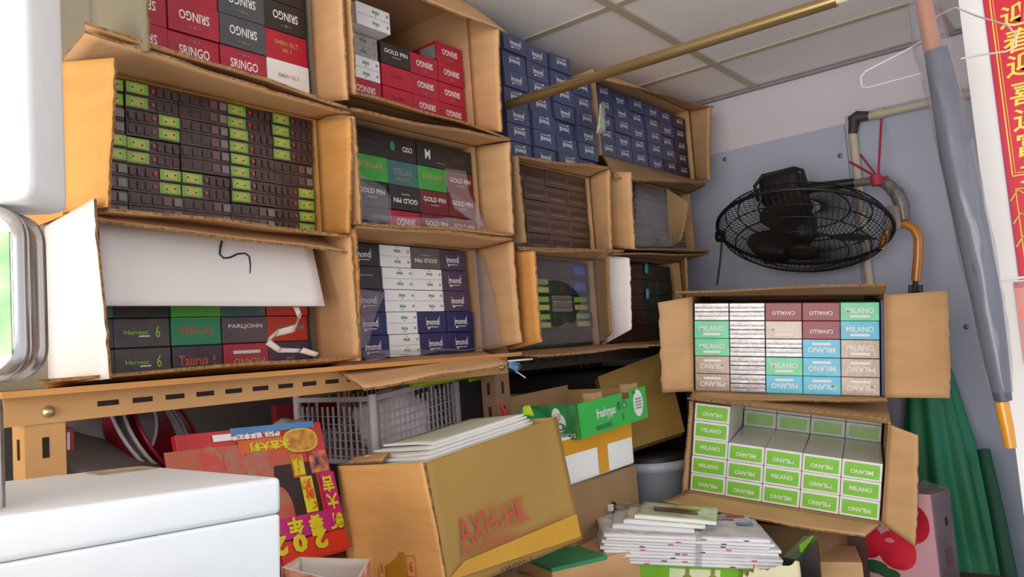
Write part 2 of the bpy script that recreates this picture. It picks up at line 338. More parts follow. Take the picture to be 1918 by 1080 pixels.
KIND = {  # key: (body, ops, words)
 'SR': (red, sringo(0)+[('side', grey)], 'red'), 'SRf': (red, sringo(1)+[('side', ink_grey)], 'red'),
 'SGf': (grey, sringo(1)+[('side', ink_grey)], 'charcoal grey'), 'SBf': (black, sringo(1), 'black'),
 'RG': (crimson, [('t', 'EMEN OLT', 0, .62, .16, .55, ink_gold), ('t', 'BE 1', 0, .38, .13, .20, ink_gold)], 'bright red gold-lettered'),
 'WG': (white, [('t', 'EMEN OLT', 0, .5, .13, .5, ink_gold)], 'white gold-lettered'),
 'CR': (crimson, [('t', 'Double', 0, .55, .2, .4, pk('ink_crimson', '#8c1024'))], 'plain crimson'),
 'PW': (white, pine2(0), 'white green-lettered'), 'PWf': (white, pine2(1), 'white green-lettered'),
 'PG': (pk('carton_pearl', '#9c9494'), pine2(0), 'greyish white'),
 'GP': (black, gold(0), 'black white-lettered'), 'GPf': (black, gold(1), 'black inverted-lettered'), 'GPg': (pk('carton_slate', '#5c5856'), gold(1), 'slate grey inverted-lettered'),
 'GM': (maroon, gold(0), 'maroon white-lettered'), 'BK': (black, [('r', 0, .5, .5, .1, pk('cell_umber', '#46322f'))], 'plain black'),
 'BC': (black, [('e', -.28, .55, .08, .2, ink_green), ('t', 'CIGO', .2, .5, .22, .32, ink)], 'black round-emblem'),
 'BM': (black, [('t', 'M', -.15, .5, .42, .18, ink), ('r', .3, .2, .3, .03, ink_grey)], 'black M-marked'),
 'GS': (paper_g, [('t', 'STELLAR', 0, .6, .2, .72, ink_gold)], 'grass green'), 'TS': (teal, [('t', 'STELLAR', 0, .55, .25, .6, ink_grey), ('t', 'MENTHOL', 0, .25, .15, .5, ink_grey)], 'dull teal'),
 'ST': (green, [('t', 'STELLAR', 0, .52, .24, .68, ink_or), ('r', 0, .97, .98, .05, pk('ink_leaf', '#4fae3a'))], 'emerald green'),
 'SX': (brown, [('t', 'Harvest', -.12, .52, .14, .42, ink_lime), ('t', '6', .27, .52, .42, .09, ink_lime), ('r', .02, .38, .2, .05, ink)], 'brown lime-lettered'),
 'TA': (pk('carton_aubergine', '#3a2833'), [('t', 'Taurus', -.1, .48, .36, .58, ink_or), ('t', 's', .31, .54, .18, .07, ink_or), ('t', '5', .31, .30, .14, .06, ink_or)], 'dark orange-lettered'),
 'JO': (pk('carton_mauve', '#5c4448'), [('t', 'PARLJOHN', 0, .62, .2, .75, ink)], 'mauve grey'),
 'MRf': (crimson, [('t', 'MILANO', .05, .30, .30, .7, ink_gold, True), ('r', 0, .68, .6, .12, ink)], 'red inverted-lettered'),
 'OR': (orange_red, [('t', 'DORAM', .1, .55, .25, .6, ink_grey)], 'orange red'), 'PL': (purple, [('t', 'MARS', 0, .35, .15, .2, ink_grey)], 'plum'),
 'TP': (teal, [], 'pale teal'), 'LG': (pk('ink_leaf', '#4fae3a'), [], 'leaf green'),
 'MO': (navy, mond(0), 'navy'), 'MOf': (navy_d, mond(1), 'dusty navy inverted-lettered'), 'MOd': (navy_d, mond(0), 'dusty navy upright-lettered'), 'MOp': (purple, mond(0), 'plum-veiled navy'), 'MOq': (pk('carton_wine_navy', '#3c2c48'), mond(1), 'wine-tinted navy'),
 'MOk': (pk('carton_ink', '#25232c'), mond(0), 'dark navy'), 'BN': (pk('carton_night', '#2a2830'), [('r', 0, .6, .4, .05, ink_grey)], 'near-black'),
 'PKL': (brown, pack2('L'), 'brown left-green'), 'PKR': (brown, pack2('R'), 'brown right-green'), 'PKN': (brown, pack2('N'), 'brown plain-ended'),
 'DB': (dusk, [('r', 0, .55, .8, .28, pk('cell_umber', '#46322f')), ('r', 0, .25, .6, .06, pk('cell_grey', '#7a7070'))], 'dusky brown'),
 'DG': (dkgreen, [('r', 0, .5, .2, .5, pk('cell_umber', '#46322f'))], 'dark green'), 'DL': (dkgreen, [('r', 0, .75, .7, .3, lime), ('r', 0, .28, .7, .3, limey)], 'lime-patched dark'),
 'DU': (pk('carton_midnight', '#1c2a50'), [('r', 0, .5, .6, .5, pk('cell_blue', '#3a63b8'))], 'blue-patched dark'), 'SI': (pk('carton_pewter', '#6b625c'), foil()[1:5], 'pewter foil'),
 'DR': (pk('carton_oxblood', '#4b2a24'), [('r', 0, .5, .8, .06, pk('cell_umber', '#46322f'))], 'oxblood'),
 'FO': (steel, foil(), 'silver foil'), 'CV': (cavred, [('t', 'CAVALLO', 0, .42, .22, .62, ink, True)], 'wine red'),
 'MG': (mint, milano(0), 'mint green'), 'MGf': (mint, milano(1), 'mint green inverted-lettered'), 'MC': (champ, milano(0), 'champagne'), 'MCf': (champ, milano(1), 'champagne inverted-lettered'),
 'MB': (skyb, milano(0), 'sky blue'), 'MBf': (skyb, milano(1), 'sky blue inverted-lettered'),
 'ML': (white, [('r', 0, .5, .88, .76, milgreen), ('t', 'MILANO', 0, .52, .24, .56, ink)], 'white-edged green upright-lettered'),
 'MLf': (white, [('r', 0, .5, .88, .76, milgreen), ('t', 'MILANO', 0, .42, .24, .56, ink, True)], 'white-edged green inverted-lettered'),
 'MLb': (pk('cellophane_grey', '#b9beb8'), [('r', 0, .5, .80, .66, pk('veiled_green', '#7fae58'))], 'cellophane-veiled green'),
}
_cm = {}
ORD = ['first', 'second', 'third', 'fourth', 'fifth', 'sixth', 'seventh', 'eighth']
def carton(kind, F, x, z, w, h, d, label, group, jit=0.0015, y=0.0):
    k = (kind, round(w, 4), round(h, 4), round(d, 3))
    if k not in _cm: _cm[k] = carton_mesh('carton', w-0.0012, h-0.0010, d, KIND[kind][0], KIND[kind][1])
    o = bpy.data.objects.new('cigarette_carton', _cm[k]); C.objects.link(o)
    o.matrix_world = F @ Matrix.Translation((x, y+R_.uniform(0, jit*3), z+0.0002)) @ Matrix.Rotation(R_.uniform(-0.006, 0.006), 4, 'Z')
    return tag(o, label, 'cigarette carton', group)
def stack(rows, F, x0, z0, w, h, where, group, y=0.0, d=DEP, gap=0.0, hs=None, jit=0.0015, dx=None, skewx=0.0):
    """rows listed bottom up, each a list of kinds from the left; None leaves a gap"""
    zz = [z0]*max(len(r) for r in rows)
    for j, r in enumerate(rows):
        for i, k in enumerate(r):
            if k is None: continue
            hh = h if not hs else hs[j]
            carton(k, F, x0+(i+0.5)*(w+gap)+(dx[i] if dx else 0)+skewx*j, zz[i] if not hs else z0+sum(hs[:j]), w, hh, d,
                   '%s cigarette carton, %s column, %s row up, %s' % (KIND[k][2], ORD[i], ORD[j], where), group, jit, y=y)
            zz[i] += hh

def FY(Y): return frame((0, Y, 0), (1, 0, 0), (0, 0, 1))

# ------------------------------------------------------------------ open cardboard boxes lying on their side
def open_box(name, label, x0, x1, z0, z1, Yc, Yb, Yf, flaps, F=ID, m=card, t=0.004, group=None, body_m=None):
    """body from Yc to Yb; flaps: dict side -> (front edge near pt, front edge far pt) local points or 'straight' dx/dz"""
    o = empty(name, F @ Vector(((x0+x1)/2, (Yc+Yb)/2, z0)), label, 'cardboard box', group)
    bm_ = body_m or m
    b = MB(F)
    b.box(x0, x1, Yc, Yb, z0, z0+t, bm_); b.box(x0, x1, Yc, Yb, z1-t, z1, bm_)
    b.box(x0, x0+t, Yc, Yb, z0+t, z1-t, bm_); b.box(x1-t, x1, Yc, Yb, z0+t, z1-t, bm_); b.box(x0+t, x1-t, Yb-t, Yb, z0+t, z1-t, bm_)
    b.build('box_body', o)
    h = t/2
    hinge = {'left': ((x0+h, Yc, z0+0.004), (x0+h, Yc, z1-0.004)), 'right': ((x1-h, Yc, z0+0.004), (x1-h, Yc, z1-0.004)),
             'top': ((x0+0.004, Yc, z1-h), (x1-0.004, Yc, z1-h)), 'bottom': ((x0+0.004, Yc, z0+h), (x1-0.004, Yc, z0+h))}
    for i, (side, spec) in enumerate(flaps.items()):
        a, c_ = hinge[side]; fm = m; amp = 0.003
        if len(spec) > 2: fm = spec[2]
        p, q = spec[0], spec[1]
        b = MB(F); b.panel(a, c_, q, p, fm, t=t, nx=20, ny=6, amp=amp, rag=0.004, seed=i*7+x0*9+z0*31)
        b.build('flap', o)
    return o
Yf = 1.05
def q3(x, z, y=Yf): return (x, y, z)
# top-left box (A1)
YA = 1.15
open_box('cardboard_box', 'brown cardboard box at the top left holding red and charcoal cartons', 0.50, 0.906, 0.488, 0.800, YA, 1.64, Yf,
   {'left': (PY(278, 98, 1.05), PY(274, -90, 1.05), card_gy), 'right': (q3(0.893, 0.468), q3(0.905, 0.79)),
    'bottom': (PY(158, 42, 1.06), PY(650, 198, 1.045), card), 'top': (q3(0.50, 0.80, 1.06), q3(0.90, 0.80, 1.06))}, body_m=card_gy)
stack([['SRf', 'SR', 'SR', 'WG'], ['SRf', 'SRf', 'SGf', 'RG'], ['SR', 'SRf', 'SGf', 'SBf'], ['SRf', 'SR', 'SGf', 'SBf'], ['SRf', 'SR', 'SBf', 'SBf']],
   FY(YA+0.004), 0.532, 0.502, 0.0905, 0.0555, 'of the top left box', 'cartons in the top left box')
# green-patterned box (A2)
open_box('cardboard_box', 'orange-brown cardboard box crammed with green-patterned brown cartons, left column middle', 0.455, 0.903, 0.237, 0.462, YA, 1.64, Yf,
   {'left': (PY(207, 388, Yf), PY(215, 108, Yf), card_or), 'right': (q3(0.879, 0.228), q3(0.899, 0.437)),
    'bottom': (PY(205, 389, 1.055), PY(650, 440, Yf), card), 'top': (PY(160, 62, 1.06), PY(657, 213, Yf), card)}, m=card_or)
G2 = [['PKN', 'PKN', 'PKN', 'PKN', 'PKR'], ['PKN', 'PKR', 'PKL', 'PKL', 'PKR'], ['PKR', 'PKL', 'PKN', 'PKL', 'PKN'], ['PKN', 'PKR', 'PKN', 'PKL', 'PKL'], ['PKR', 'PKL', 'PKN', 'PKL', 'PKL']]
stack(G2, FY(YA+0.006), 0.465, 0.242, 0.0855, 0.0430, 'of the green-patterned box', 'green-patterned cartons in the left middle box')
# white-flapped box (A3)
YA3 = 1.175
o = open_box('cardboard_box', 'box with white flaps and a black marker scribble, standing on the shelf at left', 0.440, 0.893, 0.0, 0.228, YA3, 1.64, Yf,
   {'left': (PY(206, 709, Yf), PY(179, 372, Yf), card_wh), 'right': (q3(0.888, 0.006), q3(0.884, 0.222), card),
    'bottom': (PY(70, 716, 1.07), PY(676, 664, 1.05), card_or)}, m=card, body_m=card_gy)
b = MB(); b.panel(PY(183, 392, 1.16), PY(655, 446, 1.16), PY(650, 472, 1.06), PY(182, 412, 1.07), card, amp=0.002); b.build('flap', o)
b = MB(); A_, B_, C_, D_ = PY(184, 416, 1.125), PY(582, 455, 1.125), PY(607, 574, 1.085), PY(190, 573, 1.095)
b.panel(A_, B_, C_, D_, card_wh, amp=0.0015, seed=3)
fl = b.build('flap', o); fl['label'] = 'white flap marked with a black scribble'
b = MB(); nrm = (B_-A_).cross(D_-A_).normalized(); 
if nrm.y > 0: nrm = -nrm
def onflap(u, v):
    d = Vector(ray(u, v)); t = (A_-Vector()).dot(nrm)/d.dot(nrm); return d*t+nrm*0.0045
b.tube([onflap(*p) for p in ((413, 453), (410, 466), (409, 478), (416, 485), (428, 484), (443, 477), (456, 476), (464, 482), (466, 497), (465, 511), (462, 525))], [0.0016]*6+[0.0014]*4+[0.0006], ink_blk, n=5)
b.build('marker_scribble', fl)
stack([['TA', 'SX', 'TA', 'MRf', 'PL'], ['BN', 'SX', 'ST', 'JO', 'OR'], ['TP', 'BK', 'LG', 'TP', 'OR']], FY(YA3+0.004), 0.447, 0.005, 0.0868, 0.0455, 'of the white-flapped box', 'cartons in the white-flapped box')
b = MB(); pts = [PY(*p) for p in ((545, 565, 1.10), (560, 600, 1.085), (550, 622, 1.08), (515, 630, 1.08), (497, 645, 1.075), (520, 660, 1.07), (560, 660, 1.07), (590, 668, 1.065))]
for i in range(len(pts)-1):
    a, c_ = pts[i], pts[i+1]; wv = Vector((0.006, 0, 0.011 if i < 4 else 0.006)); b.panel(a, c_, c_+wv, a+wv*1.2, mat('tape_scrap', '#ddd0c4', 0.4, alpha=0.85, var=0.1, bump=0.5), t=0.0015, nx=4, ny=3, amp=0.004, seed=i)
tag(b.build('torn_tape'), 'crumpled strip of torn white tape at the mouth of the white-flapped box', 'tape')

# upper middle box (B1)
YB = 1.14
open_box('cardboard_box', 'brown cardboard box at the top middle, loosely filled with red cartons', 0.912, 1.345, 0.515, 0.822, YB, 1.64, Yf,
   {'left': (q3(0.912, 0.482), q3(0.918, 0.80)), 'right': (PY(938, 247, Yf), PY(936, 55, Yf)), 'bottom': (PY(668, 172, 1.055), PY(957, 258, Yf)), 'top': (PY(752, -15, 1.05), PY(950, 62, 1.055))})
FB1 = FY(YB+0.012)
stack([['SRf', 'CR', 'SRf', 'SRf'], ['PWf', 'CR', 'SRf', 'SRf'], ['PG', 'GP', 'SRf', 'SRf'], [None, None, None, 'SRf']], FB1, 0.990, 0.520, 0.0855, 0.0470, 'of the top middle box', 'cartons in the top middle box', dx=[-0.004, 0, 0, 0])
carton('PWf', FB1, 1.036, 0.663, 0.090, 0.047, DEP, 'white green-lettered cigarette carton jutting out on top in the top middle box', 'cartons in the top middle box', y=-0.03)
# middle box with plastic bag (B2)
open_box('cardboard_box', 'brown cardboard box with a clear bag around mixed cartons, middle of second column', 0.905, 1.352, 0.250, 0.482, YA, 1.64, Yf,
   {'left': (q3(0.906, 0.246), q3(0.908, 0.44)), 'right': (PY(961, 440, Yf), PY(956, 266, Yf)), 'bottom': (PY(662, 412, 1.055), PY(962, 438, Yf)), 'top': (PY(662, 206, 1.055), PY(956, 262, Yf))})
stack([['BK', 'SRf', 'GM', 'GM'], ['GP', 'GPf', 'GM', 'GM'], ['GS', 'TS', 'GS', 'GM'], ['BK', 'BC', 'BM', 'BK']], FY(YA+0.004), 0.988, 0.256, 0.0885, 0.0525, 'of the clear-bag box', 'cartons in the clear-bag box')
def film(name, quads, m, label, cat, seed=0, amp=0.012, t=0.0006):
    b = MB()
    for i, q in enumerate(quads): b.panel(*q, m, t=t, nx=14, ny=12, amp=amp, seed=seed+i, fr=14, me=m)
    return tag(b.build(name), label, cat)
film('plastic_bag', [(PY(662, 318, 1.12), PY(720, 350, 1.125), PY(735, 412, 1.10), PY(672, 408, 1.085)), (PY(690, 400, 1.10), PY(900, 418, 1.10), PY(908, 432, 1.08), PY(690, 414, 1.075)),
     (PY(833, 315, 1.135), PY(872, 320, 1.135), PY(905, 428, 1.08), PY(845, 392, 1.12))], plastic_clear, 'clear crinkled plastic bag opened around the cartons in the second-column middle box', 'plastic bag')
# lower middle box (B3)
YB3 = 1.17
o = open_box('cardboard_box', 'brown cardboard box of navy and white cartons standing on the shelf, second column', 0.905, 1.352, 0.004, 0.245, YB3, 1.64, Yf,
   {'left': (q3(0.888, 0.010), q3(0.898, 0.236), card_or), 'right': (PY(977, 641, Yf), PY(961, 452, Yf)), 'top': (PY(668, 418, 1.06), PY(960, 447, Yf)),
    'bottom': (PY(683, 726, 0.95), PY(950, 682, 0.96), card)})
stack([['MO', 'PW', 'MO', 'MO'], ['MO', 'PWf', 'MO', 'MO'], ['MO', 'PWf', 'PWf', 'MOp'], ['BN', 'PW', 'PW', 'MOp'], ['MOk', 'PW', 'GPg', 'MOp']], FY(YB3+0.004), 0.985, 0.009, 0.0865, 0.0458, 'of the navy and white box', 'cartons in the navy and white box', skewx=-0.003)
film('plastic_sheet', [(PY(886, 470, 1.16), PY(905, 478, 1.13), PY(940, 645, 1.08), PY(893, 655, 1.15)), (PY(670, 655, 1.12), PY(893, 655, 1.12), PY(960, 645, 1.06), PY(690, 672, 1.06)),
     (PY(670, 540, 1.14), PY(722, 548, 1.15), PY(690, 640, 1.15), PY(672, 660, 1.10))], plastic_milk, 'milky plastic liner spilling from the box of navy and white cartons', 'plastic sheet', seed=5, amp=0.006)

# blue stack (C1), free-standing on the box below
stack([['MOf', 'MOd', 'MOf', 'MOf'], ['MOf', 'MOf', 'MOf', 'MOf'], ['MOd', 'MOf', 'MOf', 'MOd'], ['MOf', 'MOf', 'MOd', 'MOf'], ['MOd', 'MOf', 'MOf', 'MOf'], ['MOf', 'MOd', 'MOd', 'MOf'], ['MOd', 'MOd', 'MOf', None]],
   FY(1.125), 1.452, 0.466, 0.0925, 0.0450, 'of the tall navy stack', 'navy cartons piled up to the ceiling', gap=0.0085, jit=0.004)
# C2
open_box('cardboard_box', 'brown cardboard box of dusky brown cartons below the tall navy stack', 1.385, 1.800, 0.243, 0.463, 1.13, 1.64, Yf,
   {'left': (q3(1.382, 0.243), q3(1.382, 0.44), card_dk), 'right': (PY(1147, 466, Yf), PY(1143, 317, Yf)), 'top': (PY(967, 294, 1.055), PY(1144, 314, Yf)), 'bottom': (PY(972, 462, 1.055), PY(1148, 470, Yf))})
stack([['DB']*4 for _ in range(5)], FY(1.135), 1.412, 0.248, 0.0945, 0.0418, 'of the dusky brown box', 'brown cartons in the third-column box')
# D1
open_box('cardboard_box', 'brown cardboard box of navy cartons under the ceiling next to the end wall', 1.905, 2.52, 0.545, 0.800, YA, 1.64, Yf,
   {'right': (PY(1331, 337, Yf), PY(1331, 200, Yf)), 'top': (PY(1133, 150, 1.07), PY(1338, 200, Yf)), 'bottom': (PY(1150, 335, 1.06), PY(1320, 345, Yf), card_dk)}, m=card)
stack([['MOf', 'MOf', 'MOf', 'MOd', 'MOq', 'MOq'], ['MOf', 'MOd', 'MOf', 'MOf', 'MOf', 'MOq'], ['MOd', 'MOf', 'MOd', 'MOf', 'MOf', 'MOq'], ['MOf', 'MOd', 'MOf', 'MOf', 'MOd', 'MOq'], ['MOf', 'MOd', 'MOf', 'MOd', 'MOf', 'MOq']],
   FY(YA+0.004), 1.915, 0.550, 0.0920, 0.0430, 'of the wall-side navy box', 'navy cartons in the wall-side box', gap=0.006, jit=0.003)
b = MB(); holo = mat('holographic_film', '#f0dcfa', 0.25, metal=0.1, var=0.6, scale=25, col2='#a8e0a0', stretch=(1, 1, 3))
b.panel(PY(1117, 250, 1.07), PY(1134, 250, 1.09), PY(1131, 190, 1.09), PY(1121, 195, 1.07), holo, t=0.001, nx=5, ny=8, amp=0.003, me=holo)
tag(b.build('holographic_wrapper'), 'small shiny rainbow wrapper stuck between the navy cartons', 'wrapper')
# D2
o = open_box('cardboard_box', 'brown cardboard box of foil-wrapped cartons behind bent card, beside the end wall', 1.845, 2.42, 0.268, 0.488, 1.13, 1.64, Yf,
   {'left': (PY(1187, 466, 1.02), PY(1183, 322, 1.03)), 'top': (PY(1178, 335, 1.055), PY(1322, 345, Yf), card_dk), 'bottom': (PY(1183, 466, 1.055), PY(1330, 468, 1.03), card_dk)})
b = MB(); b.panel(PY(1252, 465, 1.11), PY(1246, 350, 1.11), PY(1290, 378, 1.04), PY(1276, 452, 1.04), card_dk, t=0.003, amp=0.006); b.build('bent_card', o)
stack([['SI']*5 for _ in range(4)]+[['DB']*5], FY(1.135), 1.90, 0.273, 0.0945, 0.0410, 'of the foil-wrapped carton box', 'foil-wrapped cartons beside the end wall')
film('plastic_sheet', [(PY(1190, 345, 1.115), PY(1255, 352, 1.115), PY(1262, 462, 1.08), PY(1190, 462, 1.09))], plastic_clear, 'clear shrink film over the foil-wrapped cartons beside the end wall', 'plastic sheet', seed=9, amp=0.004)
# C3
open_box('cardboard_box', 'brown cardboard box with cartons in a cloudy bag, third column on the shelf', 1.400, 1.800, 0.0, 0.236, 1.14, 1.64, Yf,
   {'left': (PY(1015, 640, 1.00), PY(1003, 470, 1.00), card_or), 'right': (PY(1146, 622, Yf), PY(1139, 482, Yf), card_in), 'top': (PY(975, 464, 1.055), PY(1170, 470, Yf)), 'bottom': (PY(1008, 669, 0.985), PY(1215, 648, 0.99), card_dk)})
stack([['DG', 'DG', 'DG', 'DG'], ['DG', 'DL', 'DG', 'DL'], ['DG', 'DL', 'SI', 'DL'], ['DG', 'DL', 'DG', 'DU'], ['DG', 'DG', 'DG', 'DU']], FY(1.146), 1.425, 0.005, 0.0885, 0.0440, 'of the cloudy-bag box', 'dark cartons in the cloudy bag')
b = MB(); cc = PY(1072, 560, 1.09); N_ = 40
vs = []; fs = []
for j in range(5):
    for i in range(N_):
        a = 2*PI*i/N_; r = 0.072+0.028*j; k = 1+0.18*noise.noise(Vector((math.cos(a)*2, math.sin(a)*2, j*0.6)))
        x = cc.x+1.35*r*k*math.cos(a); z = cc.z-0.005+0.78*r*k*math.sin(a)
        x = min(max(x, 1.412), 1.780); z = min(max(z, 0.012), 0.222)
        vs.append((x, 1.13-0.012*j+0.012*noise.noise(Vector((x*30, z*30, j))), z))
for j in range(4):
    for i in range(N_): k = (i+1) % N_; fs.append((j*N_+i, j*N_+k, (j+1)*N_+k, (j+1)*N_+i))
b.add(vs, fs, plastic_milk, True)
tag(b.build('plastic_bag'), 'cloudy plastic bag with a round torn mouth in the third-column shelf box', 'plastic bag')
# D3
open_box('cardboard_box', 'brown cardboard box with one white flap on the shelf beside the end wall', 1.806, 2.30, 0.0, 0.250, 1.13, 1.64, Yf,
   {'left': (PY(1184, 616, Yf), PY(1179, 482, Yf), card_wh), 'right': (PY(1292, 600, Yf), PY(1285, 482, Yf)), 'top': (PY(1150, 474, 1.055), PY(1328, 476, Yf), card_dk), 'bottom': (PY(1205, 648, 1.0), PY(1330, 640, 1.0), card_dk)})
stack([['DR', 'DR', 'DG', 'DG'] for _ in range(5)], FY(1.136), 1.865, 0.005, 0.0945, 0.0455, 'of the single-white-flap box', 'dark cartons in the single-white-flap box')
b = MB(); gl = mat('blue_glint', '#5fb5dd', 0.1, metal=0.3, coat=1.0)  # blue glint between the cartons, painted as two pale strips
for (u, v0, v1, lb) in ((1212, 493, 512, 'upper'), (1214, 540, 560, 'lower')):
    b = MB(); b.panel(PY(u-3, v1, 1.13), PY(u+3, v1, 1.13), PY(u+3, v0, 1.13), PY(u-3, v0, 1.13), gl, t=0.001, nx=3, ny=3, amp=0.001, me=gl)
    tag(b.build('blue_glint_strip'), lb+' of two light blue glints drawn as strips between the oxblood cartons', 'glint', 'painted blue glints')

# ------------------------------------------------------------------ the two carton boxes at right
TL, TR, BL = PD(1297, 564, 2.08), PD(1645, 562, 1.93), PD(1303, 730, 2.08)
FU = frame(BL, TR-TL, TL-BL); LW = (TR-TL).length; LH = (TL-BL).length
w5, h5 = LW/5, LH/5
open_box('cardboard_box', 'open brown cardboard box of many-coloured cartons below the fan, upper of two', -0.010, LW+0.012, -0.008, LH+0.016, 0, 0.53, 0,
   {'left': ((-0.085, -0.03, -0.006), (-0.092, -0.03, LH-0.002)), 'right': ((LW+0.144, -0.045, 0.006), (LW+0.140, -0.05, LH+0.024)), 'top': ((-0.035, -0.10, LH+0.026), (LW+0.004, -0.10, LH+0.040), card_dk),
    'bottom': ((-0.01, -0.05, -0.014), (LW+0.01, -0.03, -0.012))}, F=FU, m=card)
b = MB(FU); b.box(LW+0.0005, LW+0.0075, 0.003, 0.3, 0, LH, navy); 
tag(b.build('card_divider'), 'dark blue divider sheet at the right of the many-coloured cartons', 'divider')
stack([['MCf', 'FO', 'MBf', 'MBf', 'MCf'], ['MCf', 'FO', 'MG', 'MBf', 'MCf'], ['MG', 'FO', 'FO', 'MBf', 'MC'], ['MG', 'FO', 'MC', 'CV', 'MB'], ['FO', 'FO', 'CV', 'CV', 'MG']], FU @ Matrix.Translation((0, 0.004, 0)), -0.002, -0.003, w5, h5-0.0003, 'of the upper right box', 'many-coloured cartons in the upper right box', d=0.255)
TL, TR, BL = PD(1289, 752, 1.98), PD(1645, 795, 1.80), PD(1291, 918, 1.98)
FL = frame(BL, TR-TL, TL-BL); LW = (TR-TL).length; LH = (TL-BL).length; w5, h5 = LW/5, LH/5
open_box('cardboard_box', 'open brown cardboard box of white and green cartons, lower of two at right', -0.009, LW+0.009, -0.006, LH+0.008, 0, 0.54, 0,
   {'left': ((-0.010, -0.02, -0.006), (-0.010, -0.02, LH+0.006)), 'right': ((LW+0.075, -0.035, -0.032), (LW+0.066, -0.035, LH-0.008)), 'top': ((-0.012, -0.035, LH+0.012), (LW+0.0, -0.035, LH+0.020)),
    'bottom': ((-0.045, -0.11, -0.010), (LW-0.030, -0.10, -0.012), card)}, F=FL, m=card)
F2 = FL @ Matrix.Translation((0, 0.004, 0))
stack([['MLf', 'MLf', 'MLf', 'MLf', 'MLf'], ['ML', 'MLf', 'ML', 'MLf', 'ML'], ['ML', 'MLf', 'MLf', 'MLf', 'MLf'], ['ML', None, None, None, None], ['MLf', None, None, None, None]], F2, 0.0, 0.0, w5, h5-0.0002, 'of the lower right box', 'green and white cartons in the lower right box', d=0.255, jit=0.002)
stack([[None, 'MLb', 'MLb', 'MLb', 'MLb']]*5, F2, 0.0, 0.0, w5, h5-0.0002, 'in the rear rank, lower right box', 'cartons at the back of the lower right box', d=0.255, y=0.262)
# supports under it
def solid_box(name, label, cat, pts_b, pts_t, m, group=None, deco=None, open_top=False):
    b = MB(); b.hexa(pts_b, pts_t, m)
    if deco: deco(b)
    return tag(b.build(name), label, cat, group)
def vbox(x0, x1, y0, y1, z0, z1): return ([(x0, y0, z0), (x1, y0, z0), (x1, y1, z0), (x0, y1, z0)], [(x0, y0, z1), (x1, y0, z1), (x1, y1, z1), (x0, y1, z1)])
def carded(label, x0, x1, y0, y1, z0, z1, m=card, rot=0.0, tape=True):
    c_ = Vector(((x0+x1)/2, (y0+y1)/2, 0)); F = Matrix.Translation(c_) @ Matrix.Rotation(rot, 4, 'Z') @ Matrix.Translation(-c_)
    o = empty('cardboard_box', F @ Vector(((x0+x1)/2, (y0+y1)/2, z0)), label, 'cardboard box')
    b = MB(F); b.box(x0, x1, y0, y1, z0, z1, m, bev=0.003); b.build('box_body', o)
    if tape:
        tm = mat('packing_tape', '#b98e50', 0.3, var=0.05); b = MB(F); b.box(x0-0.0008, x1+0.0008, (y0+y1)/2-0.024, (y0+y1)/2+0.024, z1, z1+0.0008, tm)
        b.box(x0-0.0008, x0, (y0+y1)/2-0.024, (y0+y1)/2+0.024, z1-0.08, z1, tm); b.build('tape', o)
    return o
zlow = min((FL @ Vector((x, y, -0.006))).z for x in (0, LW) for y in (0, 0.5))
carded('brown cardboard box wedged under the lower box of green cartons', 1.90, 2.34, 0.62, 1.04, -0.619, zlow-0.006, card_dk, rot=-0.1)

# ------------------------------------------------------------------ clutter in front of the shelf
def xbox(name, label, cat, T, dn, m, deco=None, m_left=None):
    """box from 3 top corners (left L, corner C, right R) and a down vector; faces: left L-C, right C-R"""
    L_, C0, R0 = T; B0 = L_+R0-C0
    o = empty(name, C0+dn, label, cat)
    return o, B0
# taped foam box, box with handle hole, avocado tray, leaning box, bucket
# handle-hole box
L_, C0, R0 = PD(1020, 930, 1.72), PD(1068, 915, 1.55), PD(1192, 873, 1.82)
ex = (R0-C0); ex.z *= 0.6; FH = frame(C0, ex, (0.02, 0, 1)); wl = (R0-C0).length
o = empty('cardboard_box', FH @ Vector((wl/2, 0.15, -0.3)), 'brown cardboard box with an oval hand hole under the foam box', 'cardboard box')
b = MB(FH); b.box(0, wl, 0, 0.30, -0.30, 0, card_dk, bev=0.003); hp = FH.inverted() @ PD(1140, 948, 1.70)
b.ell(hp.x, hp.z, 0.020, 0.010, hole, y=-0.001); b.build('box_body', o)
carded('brown carton at the bottom of the pile under the hand-hole box', C0.x+0.03, C0.x+0.33, 0.80, 1.06, -0.619, (FH @ Vector((0, 0, -0.30))).z-0.02, card_dk, tape=False)
# foam box with yellow tape
C0, R0 = PD(1050, 822, 1.58), PD(1182, 788, 1.83); ex = R0-C0; FF = frame(C0, ex, (0.05, 0, 1)); wl = ex.length; hf = 0.098
ytape = mat('yellow_tape', '#d9961e', 0.3, var=0.08)
o = empty('foam_box', FF @ Vector((wl/2, 0.12, -hf)), 'small white foam box sealed with yellow tape below the green fruit tray', 'foam box')
b = MB(FF); b.box(-0.02, wl, 0, 0.24, -hf, 0, foam, bev=0.006); b.build('box_body', o)
b = MB(FF); b.box(-0.021, wl*0.99, -0.0012, 0, -0.036, -0.004, ytape); b.box(wl*0.46, wl*0.60, -0.0016, -0.0012, -hf+0.004, -0.02, ytape); b.build('tape', o)
